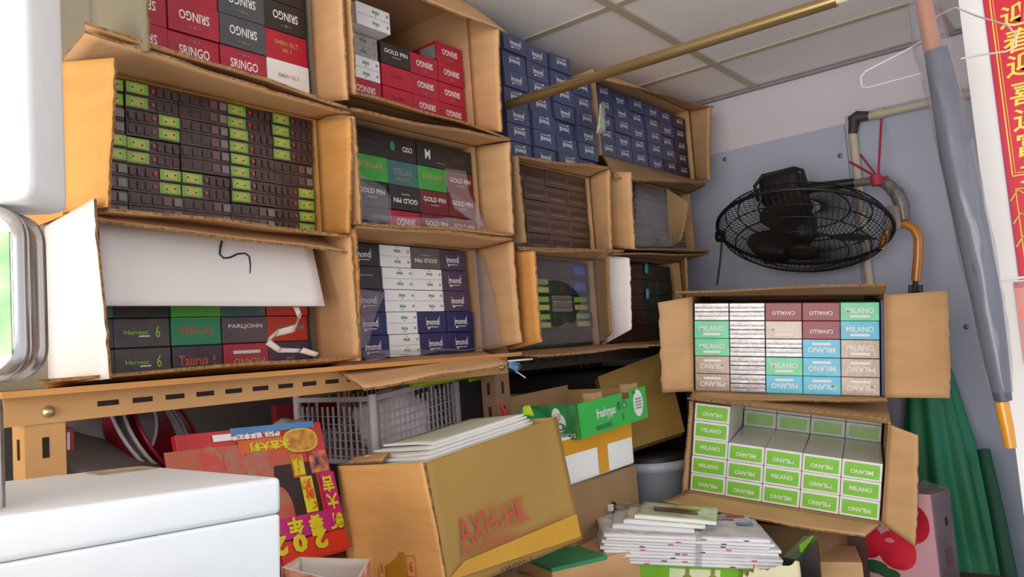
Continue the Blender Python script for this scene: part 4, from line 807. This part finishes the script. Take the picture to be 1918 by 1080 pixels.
cR(557, 872, 0.024, 0.036, org, y=-0.0018); cT('開運', 557, 872, 0.020, 0.030, yel, y=-0.0026); cR(595, 864, 0.034, 0.034, mat('calendar_collage', '#7a5a90', 0.4, var=0.8, scale=60, col2='#d07040'), y=-0.0018)
cR(578, 925, 0.022, 0.056, yel, y=-0.0020)
for k, ch in enumerate('招財進'): cT(ch, 573+k*6, 907+k*18, 0.017, 0.016, ink_or, y=-0.0034)
cR(618, 922, 0.028, 0.066, mgt, y=-0.0020)
for k, ch in enumerate('吉大'): cT(ch, 612+k*9, 906+k*32, 0.022, 0.026, yel, y=-0.0034)
cR(585, 980, 0.115, 0.032, mgt, y=-0.0019)
for k, ch in enumerate('新春年'): cT(ch, 628-k*38, 975+k*5, 0.028, 0.026, yel, y=-0.0034, bold=0.05)
cR(590, 1022, 0.125, 0.030, mat('calendar_scarlet', '#d8301c', 0.4), y=-0.0017)
for k, ch in enumerate('202'): cT(ch, 598-k*38, 1010+k*7, 0.026, 0.028, yel, y=-0.0036, bold=0.06)
b.build('printed_cover', cal)
# pots and lids at left
def dish(name, label, c, axd, prof, m, cat='bowl', m2=None):
    b = MB(); b.lathe(prof, m, O=c, ax=axd, n=36)
    if m2: r = prof[-1][0]; b.tube([Vector(c)+Vector(axd).normalized()*prof[-1][1]+(Vector(axd).orthogonal().normalized()*math.cos(2*PI*i/36)+Vector(axd).normalized().cross(Vector(axd).orthogonal().normalized())*math.sin(2*PI*i/36))*r for i in range(37)], 0.003, m2, n=6, cap=False)
    return tag(b.build(name), label, cat)
bowl = [(0.001, 0), (0.05, 0.0), (0.07, 0.02), (0.088, 0.05)]
ad = (0.45, -0.55, 0.35)
dish('pot_lid', 'dark grey pot lid with a pale rim, furthest left under the shelf', PY(190, 800, 1.22), (-0.15, -1, 0.1), [(0.001, 0.012), (0.03, 0.012), (0.07, 0.004), (0.078, 0.0)], GRY, 'lid', WHT)
for k, (lb, m_, m2) in enumerate((('red plastic bowl with a white rim behind the grey pot lid', RED, WHT), ('white plastic bowl nested between red bowls under the shelf', WHT, WHT), ('outermost red plastic bowl of the tipped stack under the shelf', RED, RED))):
    dish('plastic_bowl', lb, PY(222+22*k, 828+4*k, 1.26), ad, bowl, m_, 'bowl', m2)
dish('pot_lid', 'flat grey lid lying in front of the red bowls under the shelf', PY(195, 862, 1.18), (0.25, -0.45, 0.8), [(0.001, 0.016), (0.075, 0.014), (0.085, 0.008), (0.085, -0.006)], GRY, 'lid', GRY)
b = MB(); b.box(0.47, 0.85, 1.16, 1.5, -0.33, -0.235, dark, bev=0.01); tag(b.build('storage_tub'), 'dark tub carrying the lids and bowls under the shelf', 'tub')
b = MB(); p = PY(120, 830, 1.16); b.F = frame(p, (1, 0.2, 0), (0.25, 0, 1)); b.box(-0.012, 0.014, 0, 0.05, -0.02, 0.02, mat('packet_red', '#b02030', 0.4)); b.rect(0.006, 0.002, 0.004, 0.025, white)
tag(b.build('small_packet'), 'small red and white packet beside the orange shelf post', 'packet')
# plastic crate with bags
K0, K1, K2 = PD(697, 742, 1.62), PD(850, 702, 1.90), PD(545, 757, 1.85)
K0 = PY(697, 742, 1.17); K1 = PY(852, 702, 1.26); K2 = PY(556, 745, 1.45)
crm = mat('crate_plastic', '#e0d4d6', 0.4, alpha=0.75, var=0.05); hcq = 0.135
cr = empty('plastic_crate', K0+Vector((0.05, 0.12, -hcq)), 'translucent white slatted plastic crate under the shelf', 'crate')
def lattice(a, c_, nm):
    b = MB(); d = (c_-a); L = d.length; dn_ = d.normalized(); z = Vector((0, 0, 1)); o_ = z.cross(dn_)*0.002
    def bar(p, q, hw):  # vertical or horizontal bar
        pass
    def slab(s0, s1, z0, z1): p = [a+dn_*s0+z*z0, a+dn_*s1+z*z0, a+dn_*s1+z*z1, a+dn_*s0+z*z1]; b.hexa([p[0]-o_, p[1]-o_, p[1]+o_, p[0]+o_], [p[3]-o_, p[2]-o_, p[2]+o_, p[3]+o_], crm)
    slab(0, L, -0.010, 0.0); slab(0, L, -hcq, -hcq+0.01)
    n_ = int(L/0.019)
    for i in range(n_+1): s = i*L/n_; slab(s-0.0009, s+0.0009, -hcq, -0.008 if i % 4 == 0 else -0.02)
    for k in range(6): slab(0, L, -0.040-k*0.016, -0.0386-k*0.016)
    return b.build(nm, cr)
K3 = K1+K2-K0
for a, c_ in ((K0, K1), (K2, K0), (K1, K3), (K3, K2)): lattice(a, c_, 'crate_side')
for p in (K0, K1, K2): b = MB(); b.tube([p+Vector((0, 0, -hcq)), p+Vector((0, 0, 0.004))], 0.009, crm); b.build('corner_post', cr)
b = MB(); z = Vector((0, 0, -hcq)); b.hexa([K0+z, K1+z, K3+z, K2+z], [p+z+Vector((0, 0, 0.003)) for p in (K0, K1, K3, K2)], crm); b.build('crate_base', cr)
cz = K0.z-hcq
def blob(name, label, cat, c, r, m, seed, sq=(1, 1, 1), par=None):
    b = MB(); vs = []; fs = []; n1, n2 = 16, 24
    for j in range(n1+1):
        for k in range(n2):
            ph = PI*j/n1; th = 2*PI*k/n2; d = Vector((math.sin(ph)*math.cos(th), math.sin(ph)*math.sin(th), math.cos(ph))); rr = r*(1+0.22*noise.noise(d*1.8+Vector((seed, 0, 0)))+0.06*noise.noise(d*7+Vector((seed, 0, 0))))
            vs.append(Vector(c)+Vector((d.x*sq[0], d.y*sq[1], d.z*sq[2]))*rr)
    for j in range(n1):
        for k in range(n2): k2 = (k+1) % n2; fs.append((j*n2+k, j*n2+k2, (j+1)*n2+k2, (j+1)*n2+k))
    b.add(vs, fs, m, True); return tag(b.build(name), label, cat)
bagm = mat('bag_dusty_white', '#efe4e2', 0.6, var=0.15, scale=20)
cm = (K0+K1)/2
blob('cloth_bundle', 'dusty white bundle filling the right side of the plastic crate', 'bundle', (cm.x+0.00, cm.y+0.085, cz+0.068), 0.076, bagm, 3, (1.25, 0.9, 0.95))
blob('cloth_bundle', 'smaller dusty white bundle at the left corner of the plastic crate', 'bundle', (K0.x-0.075+0.02, K0.y+0.19, cz+0.052), 0.052, bagm, 9, (1.0, 0.9, 0.95))
b = MB(); p = K2.lerp(K0, 0.45); b.box(p.x-0.03, p.x+0.13, p.y+0.14, p.y+0.16, cz+0.06, cz+0.125, mat('red_cloth', '#8a1422', 0.6)); tag(b.build('red_packet'), 'red packet standing inside the plastic crate', 'packet')
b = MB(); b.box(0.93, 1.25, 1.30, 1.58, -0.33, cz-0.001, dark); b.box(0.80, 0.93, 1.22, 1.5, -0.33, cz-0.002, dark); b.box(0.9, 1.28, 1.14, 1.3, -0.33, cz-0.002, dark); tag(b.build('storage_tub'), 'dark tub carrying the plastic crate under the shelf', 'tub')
b = MB(); yg = mat('neon_plastic', '#b8cc20', 0.35, coat=0.4); gg = mat('green_plastic', '#1e8a4a', 0.4)
b.tube([PY(770, 722, 1.20), PY(820, 712, 1.20), PY(870, 702, 1.20), PY(900, 697, 1.19), PY(905, 706, 1.19), PY(880, 712, 1.19)], [0.006, 0.009, 0.010, 0.009, 0.009, 0.004], yg, n=10); b.tube([PY(760, 722, 1.22), PY(870, 706, 1.22)], 0.008, gg)
tag(b.build('plastic_scoop'), 'yellow-green plastic scoop poking out above the crate', 'scoop')
b = MB(); rdh = mat('red_handle', '#c41c2c', 0.35); b.tube([PY(938, 756, 1.06), PY(950, 785, 1.055), PY(960, 812, 1.05)], [0.003, 0.006, 0.009], rdh)
tag(b.build('broom_handle'), 'short red handle leaning against the brown shelf post', 'handle')
b = MB(); b.panel(PD(963, 810, 1.5), PD(1040, 800, 1.62), PD(1010, 772, 1.66), PD(975, 762, 1.60), gg, amp=0.012, t=0.004, me=gg); b.panel(PD(975, 775, 1.58), PD(1000, 778, 1.58), PD(992, 760, 1.6), PD(980, 762, 1.6), yg, amp=0.004, me=yg)
tag(b.build('snack_packet'), 'crumpled green packet with a yellow corner behind the AXH-HK carton', 'packet')
b = MB(); clb = mat('clip_blue', '#6f9cc8', 0.3, alpha=0.9); b.tube([PY(958, 682, 1.03), PY(968, 698, 1.03), PY(976, 684, 1.03), PY(958, 680, 1.03)], 0.0025, clb); b.tube([PY(952, 676, 1.03), PY(997, 672, 1.03)], 0.0022, white); b.tube([PY(968, 696, 1.03), PY(984, 707, 1.03)], 0.0015, white)
b.panel(PY(953, 688, 1.03), PY(968, 695, 1.03), PY(974, 680, 1.03), PY(953, 676, 1.03), clb, t=0.001, me=clb, amp=0)
tag(b.build('plastic_clip'), 'light blue plastic clip hanging below the navy and white carton box', 'clip')

# ------------------------------------------------------------------ curtain pole, pipes
brass = mat('pole_brass', '#a08a60', 0.28, metal=0.8, var=0.1, scale=3)
b = MB(); p = PY(952, 196, 1.098); X = p.x; q = PX(1567, 0, X); e = PX(1600, -10, X)
b.tube([p, q], 0.0115, brass, n=20); tag(b.build('curtain_pole'), 'brass-coloured metal pole running from the top boxes across the ceiling', 'pole')
b = MB(); b.tube([q, e], 0.008, mat('pole_cap', '#d8cbb0', 0.5), n=16); 
b.tube([q+Vector((0, -0.01, 0)), Vector((q.x, q.y-0.01, ZC-0.007))], 0.003, iron, n=6)
tag(b.build('pole_bracket'), 'pale end fitting that holds the brass pole to the ceiling', 'bracket')
pipe = mat('pipe_cream', '#bcae98', 0.5, var=0.10); pj = mat('pipe_joint', '#3c3230', 0.6)
XPp = XW-0.035
o = empty('wall_pipe', PX(1622, 520, XPp), 'cream conduit pipe with black elbow on the grey end wall', 'pipe')
e0 = PX(1600, 228, XPp)
b = MB(); b.tube([PX(1597, 250, XPp), PX(1640, 640, XPp)], 0.013, pipe, n=16); b.tube([PX(1625, 218, XPp), PX(1830, 172, XPp)], 0.012, pipe, n=16); b.build('pipe_run', o)
b = MB(); b.tube([PX(1597, 252, XPp), e0, PX(1598, 224, XPp), PX(1606, 218, XPp), PX(1628, 217, XPp)], [0.013, 0.017, 0.018, 0.018, 0.014], pj, n=14); b.build('elbow', o)
for (u, v) in ((1648, 212),): b = MB(); c_ = PX(u, v, XPp); b.tube([c_+Vector((0, 0.012, 0)), c_-Vector((0, 0.012, 0))], 0.016, pipe, n=14); b.build('clamp', o)

# ------------------------------------------------------------------ fan
fc = PX(1503, 430, 2.36)
fan = empty('wall_fan', fc, 'black caged fan hung facing down on the grey end wall', 'fan')
axf = (Vector((-0.36, 0.02, -0.93))).normalized(); fa = axf.cross(Vector((1, 0, 0))).normalized()
fa = Vector((0, 1, -0.03)); fa = (fa-axf*fa.dot(axf)).normalized(); fb = axf.cross(fa)
RFAN = 0.245
def fp(r, t, hgt): return fc+(fa*math.cos(t)+fb*math.sin(t))*r+axf*hgt
b = MB(); n_ = 84
def hprof(r, s): return s*(0.078*math.sqrt(max(0, 1-(r/RFAN)**2.6)))
rr_ = [0.05, 0.10, 0.15, 0.19, 0.215, 0.235, RFAN]
for s in (1, -1):
    for i in range(n_):
        a0 = 2*PI*i/n_; tw = 0.45 if s > 0 else -0.3
        b.tube([fp(r, a0+tw*(r/RFAN), hprof(r, s)) for r in rr_], 0.0011, iron, n=4, cap=False, smooth=True)
    for r in (0.05, 0.13, 0.19, 0.225):
        b.tube([fp(r, 2*PI*i/48, hprof(r, s)) for i in range(49)], 0.0022 if r in (0.13, 0.19) else 0.0016, iron, n=5, cap=False)
b.tube([fp(RFAN+0.002, 2*PI*i/64, 0) for i in range(65)], 0.0055, iron, n=8, cap=False)
b.lathe([(0.001, 0.0), (0.052, 0.0), (0.05, -0.004)], iron, O=fc+axf*0.078, ax=axf); b.build('cage', fan)
for k in range(3):
    b = MB(); vs = []; fs = []; nu, nv = 10, 8
    for i in range(nu+1):
        for j in range(nv+1):
            r = 0.03+0.185*i/nu; wd_ = 0.55*math.sin(PI*(0.25+0.65*i/nu)); t = 2*PI*k/3+0.5+(j/nv-0.5)*2*wd_*1.05
            vs.append(fp(r, t, 0.022*(j/nv-0.5)*2+0.01))
    for i in range(nu):
        for j in range(nv): a0 = i*(nv+1)+j; fs.append((a0, a0+1, a0+nv+2, a0+nv+1))
    b.add(vs, fs, mat('fan_blade', '#242120', 0.4, var=0.3, scale=15), True); b.build('blade', fan)
b = MB(); b.lathe([(0.001, 0.045), (0.03, 0.04), (0.04, 0.02), (0.04, -0.03), (0.03, -0.05)], iron, O=fc, ax=axf); b.build('hub', fan)
b = MB(); mc = PX(1468, 352, 2.40); 
mF = frame(mc, (0.0, -1, 0.06), (0.1, 0, 1)); b.F = mF; b.box(-0.062, 0.062, -0.05, 0.055, -0.055, 0.040, iron, bev=0.022); b.build('motor', fan)
b = MB(mF); b.tube([(-0.072, -0.03, -0.03), (-0.078, -0.03, 0.02), (-0.05, -0.03, 0.046), (0.05, -0.03, 0.044), (0.072, -0.03, 0.03), (0.078, -0.03, -0.02)], 0.006, iron); b.build('bail', fan)
b = MB(); b.tube([PX(1413, 358, 2.37)+Vector((0, 0.0, 0.0)), PX(1417, 352, 2.37), PX(1421, 358, 2.37), PX(1417, 364, 2.37), PX(1413, 358, 2.37)], 0.0025, mat('brass_dull', '#7a6a4a', 0.4, 0.6)); b.tube([PX(1417, 364, 2.37), PX(1417, 375, 2.37)], 0.003, iron); b.build('pull_ring', fan)
b = MB(); lk = fp(RFAN+0.006, 0, 0); b.lathe([(0.001, 0.012), (0.018, 0.010), (0.02, -0.01), (0.001, -0.012)], iron, O=PX(1349, 442, 2.34), ax=(0, 1, 0.1), n=16); b.build('cage_latch', fan)
b = MB(); b.tube([PX(1352, 450, 2.34), PX(1350, 480, 2.34), PX(1343, 534, 2.33)], 0.0035, iron); b.build('cord', fan)
b = MB(); b.tube([PX(1430, 372, 2.42), PX(1520, 352, 2.44), PX(1600, 342, 2.46)], [0.015, 0.016, 0.014], iron, n=12); b.build('mounting_arm', fan)
gw = mat('dusty_wrap', '#6d655f', 0.45, var=0.35, scale=60, bump=0.8, bscale=50, coat=0.3)
o = empty('wrapped_tube', PX(1690, 410, 2.47), 'dusty plastic-wrapped curved tube tied with red string beside the fan', 'tube')
b = MB(); b.tube([PX(*p, 2.46) for p in ((1520, 352), (1560, 347), (1600, 343), (1640, 338), (1662, 344), (1680, 362), (1690, 385), (1694, 412))], [0.010, 0.011, 0.012, 0.013, 0.018, 0.021, 0.020, 0.016], gw, n=14); b.build('tube_body', o)
b = MB(); c_ = PX(1672, 405, 2.43); b.F = frame(c_, (0, -1, 0), (0.05, 0.15, 1)); b.box(-0.020, 0.020, -0.015, 0.015, -0.040, 0.030, mat('dust_grey', '#8f857e', 0.9, var=0.2, bump=0.8), bev=0.012); b.build('dusty_lump', o)
rs = mat('red_string', '#b02742', 0.6)
b = MB(); k0 = PX(1645, 333, 2.445)
for p in ((1651, 222, XPp-0.015), (1592, 303, XPp-0.02), (1612, 290, XPp-0.02)): b.tube([k0, PX(p[0], p[1], p[2])], 0.0034, rs, n=6)
b.tube([PX(1640, 328, 2.44), PX(1643, 347, 2.44)], 0.0155, rs, n=12); b.tube([k0, PX(1664, 330, 2.44)], 0.003, rs, n=6)
tag(b.build('red_string'), 'red plastic string tying the wrapped tube to the wall pipe', 'string')
hw = mat('cane_orange', '#b5701e', 0.3, var=0.12, coat=0.5)
o = empty('cane_umbrella', PX(1713, 640, 2.52), 'umbrella with an orange hooked cane handle hung beside the fan', 'umbrella')
b = MB(); b.tube([PX(*p, 2.46) for p in ((1653, 466), (1655, 450), (1663, 432), (1680, 419), (1698, 420), (1712, 428), (1721, 446), (1720, 480), (1716, 526))], [0.010, 0.0125, 0.0125, 0.0125, 0.013, 0.013, 0.0135, 0.0135, 0.0135], hw, n=16); b.build('handle', o)
b = MB(); b.tube([PX(1715, 524, 2.46), PX(1713, 545, 2.46)], [0.008, 0.006], mat('ferrule', '#4a3a30', 0.4, 0.6)); 
for k in range(-3, 4): b.tube([PX(1715+k*4, 533, 2.46-0.003*abs(k)), PX(1713+k*5, 640, 2.46)], 0.0022, iron, n=5)
b.build('ribs', o)
b = MB(); b.tube([PX(1714, 545, 2.47), PX(1711, 700, 2.49)], [0.012, 0.022], ugd, n=12); b.build('canopy', o)

# ------------------------------------------------------------------ plastic-wrapped umbrella in front
XU = 1.62
def PU(u, v, x=XU): return PX(u, v, x)
o = empty('long_umbrella', PU(1893, 838, 1.55), 'long grey umbrella in shiny clear plastic hanging by the partition', 'umbrella')
gu = mat('umbrella_grey', '#4b4e5e', 0.45, var=0.15, scale=6, stretch=(1, 1, 0.3), bump=0.3, bscale=20)
cl0 = [(1753, 95), (1771, 180), (1790, 290), (1821, 430), (1847, 560), (1864, 660), (1879, 750)]
b = MB(); b.tube([PX(u, v, 1.60) for u, v in cl0], [0.020, 0.024, 0.026, 0.026, 0.024, 0.020, 0.014], gu, n=18); b.build('canopy', o)
b = MB(); b.tube([PX(1790, 200, 1.615), PX(1808, 262, 1.615)], [0.013, 0.014], mat('umbrella_plum', '#4c4450', 0.5)); b.build('closing_strap', o)
orw = mat('umbrella_wood', '#b8703a', 0.35, var=0.3, scale=30, stretch=(1, 1, 0.2), coat=0.6)
b = MB(); b.tube([PX(1722, -40, 1.60), PX(1735, 30, 1.60), PX(1748, 98, 1.60)], [0.0135, 0.0145, 0.016], orw, n=16); b.build('handle', o)
b = MB(); b.tube([PX(1876, 752, 1.60), PX(1886, 800, 1.60), PX(1893, 838, 1.60)], [0.0115, 0.0110, 0.0095], mat('tip_amber', '#c98a1c', 0.3, coat=0.5), n=16); b.build('tip', o)
b = MB(); vs = []; fs = []; NS = 28; prof = [(1718, -40, 0.021), (1730, 20, 0.025), (1744, 80, 0.032), (1754, 115, 0.031), (1771, 190, 0.029), (1792, 290, 0.030), (1822, 430, 0.029), (1848, 560, 0.027), (1865, 660, 0.023), (1880, 752, 0.016)]
P_ = []
for i in range(len(prof)-1):
    for k in range(5): t_ = k/5; P_.append([prof[i][q]*(1-t_)+prof[i+1][q]*t_ for q in range(3)])
for j, (u, v, r) in enumerate(P_):
    c_ = PX(u, v, 1.60)
    for i in range(NS):
        a = 2*PI*i/NS; k = 1+0.16*noise.noise(Vector((math.cos(a)*2.2, math.sin(a)*2.2, j*0.35)))+0.05*noise.noise(Vector((a*5, 0, j*1.3))); vs.append(c_+(Vector((1, 0, 0))*math.cos(a)+Vector((0, 1, 0))*math.sin(a))*r*k)
for j in range(len(P_)-1):
    for i in range(NS): k = (i+1) % NS; fs.append((j*NS+i, j*NS+k, (j+1)*NS+k, (j+1)*NS+i))
b.add(vs, fs, mat('umbrella_sleeve', '#8f909c', 0.12, alpha=0.30, var=0.02, bump=1.0, bscale=18, coat=1.0, stretch=(1, 1, 0.5)), True); b.build('plastic_sleeve', o)
# white wire hanger around it
hg = mat('hanger_wire', '#cfcaca', 0.35, coat=0.3); b = MB()
b.tube([PX(*p) for p in ((1730, 136, 1.70), (1625, 164, 1.68), (1614, 162, 1.66), (1612, 145, 1.66), (1620, 134, 1.66), (1690, 98, 1.66), (1728, 76, 1.68), (1755, 30, 1.70), (1790, 14, 1.68), (1830, 30, 1.60), (1888, 48, 1.52), (1903, 66, 1.48), (1903, 88, 1.47), (1885, 96, 1.47), (1830, 104, 1.50), (1800, 110, 1.50))], 0.0016, hg, n=6)
tag(b.build('wire_hanger'), 'thin white wire hanger looped around the top of the long umbrella', 'hanger')

# tidy helper properties
for o in bpy.data.objects:
    if '_o' in o: del o['_o']
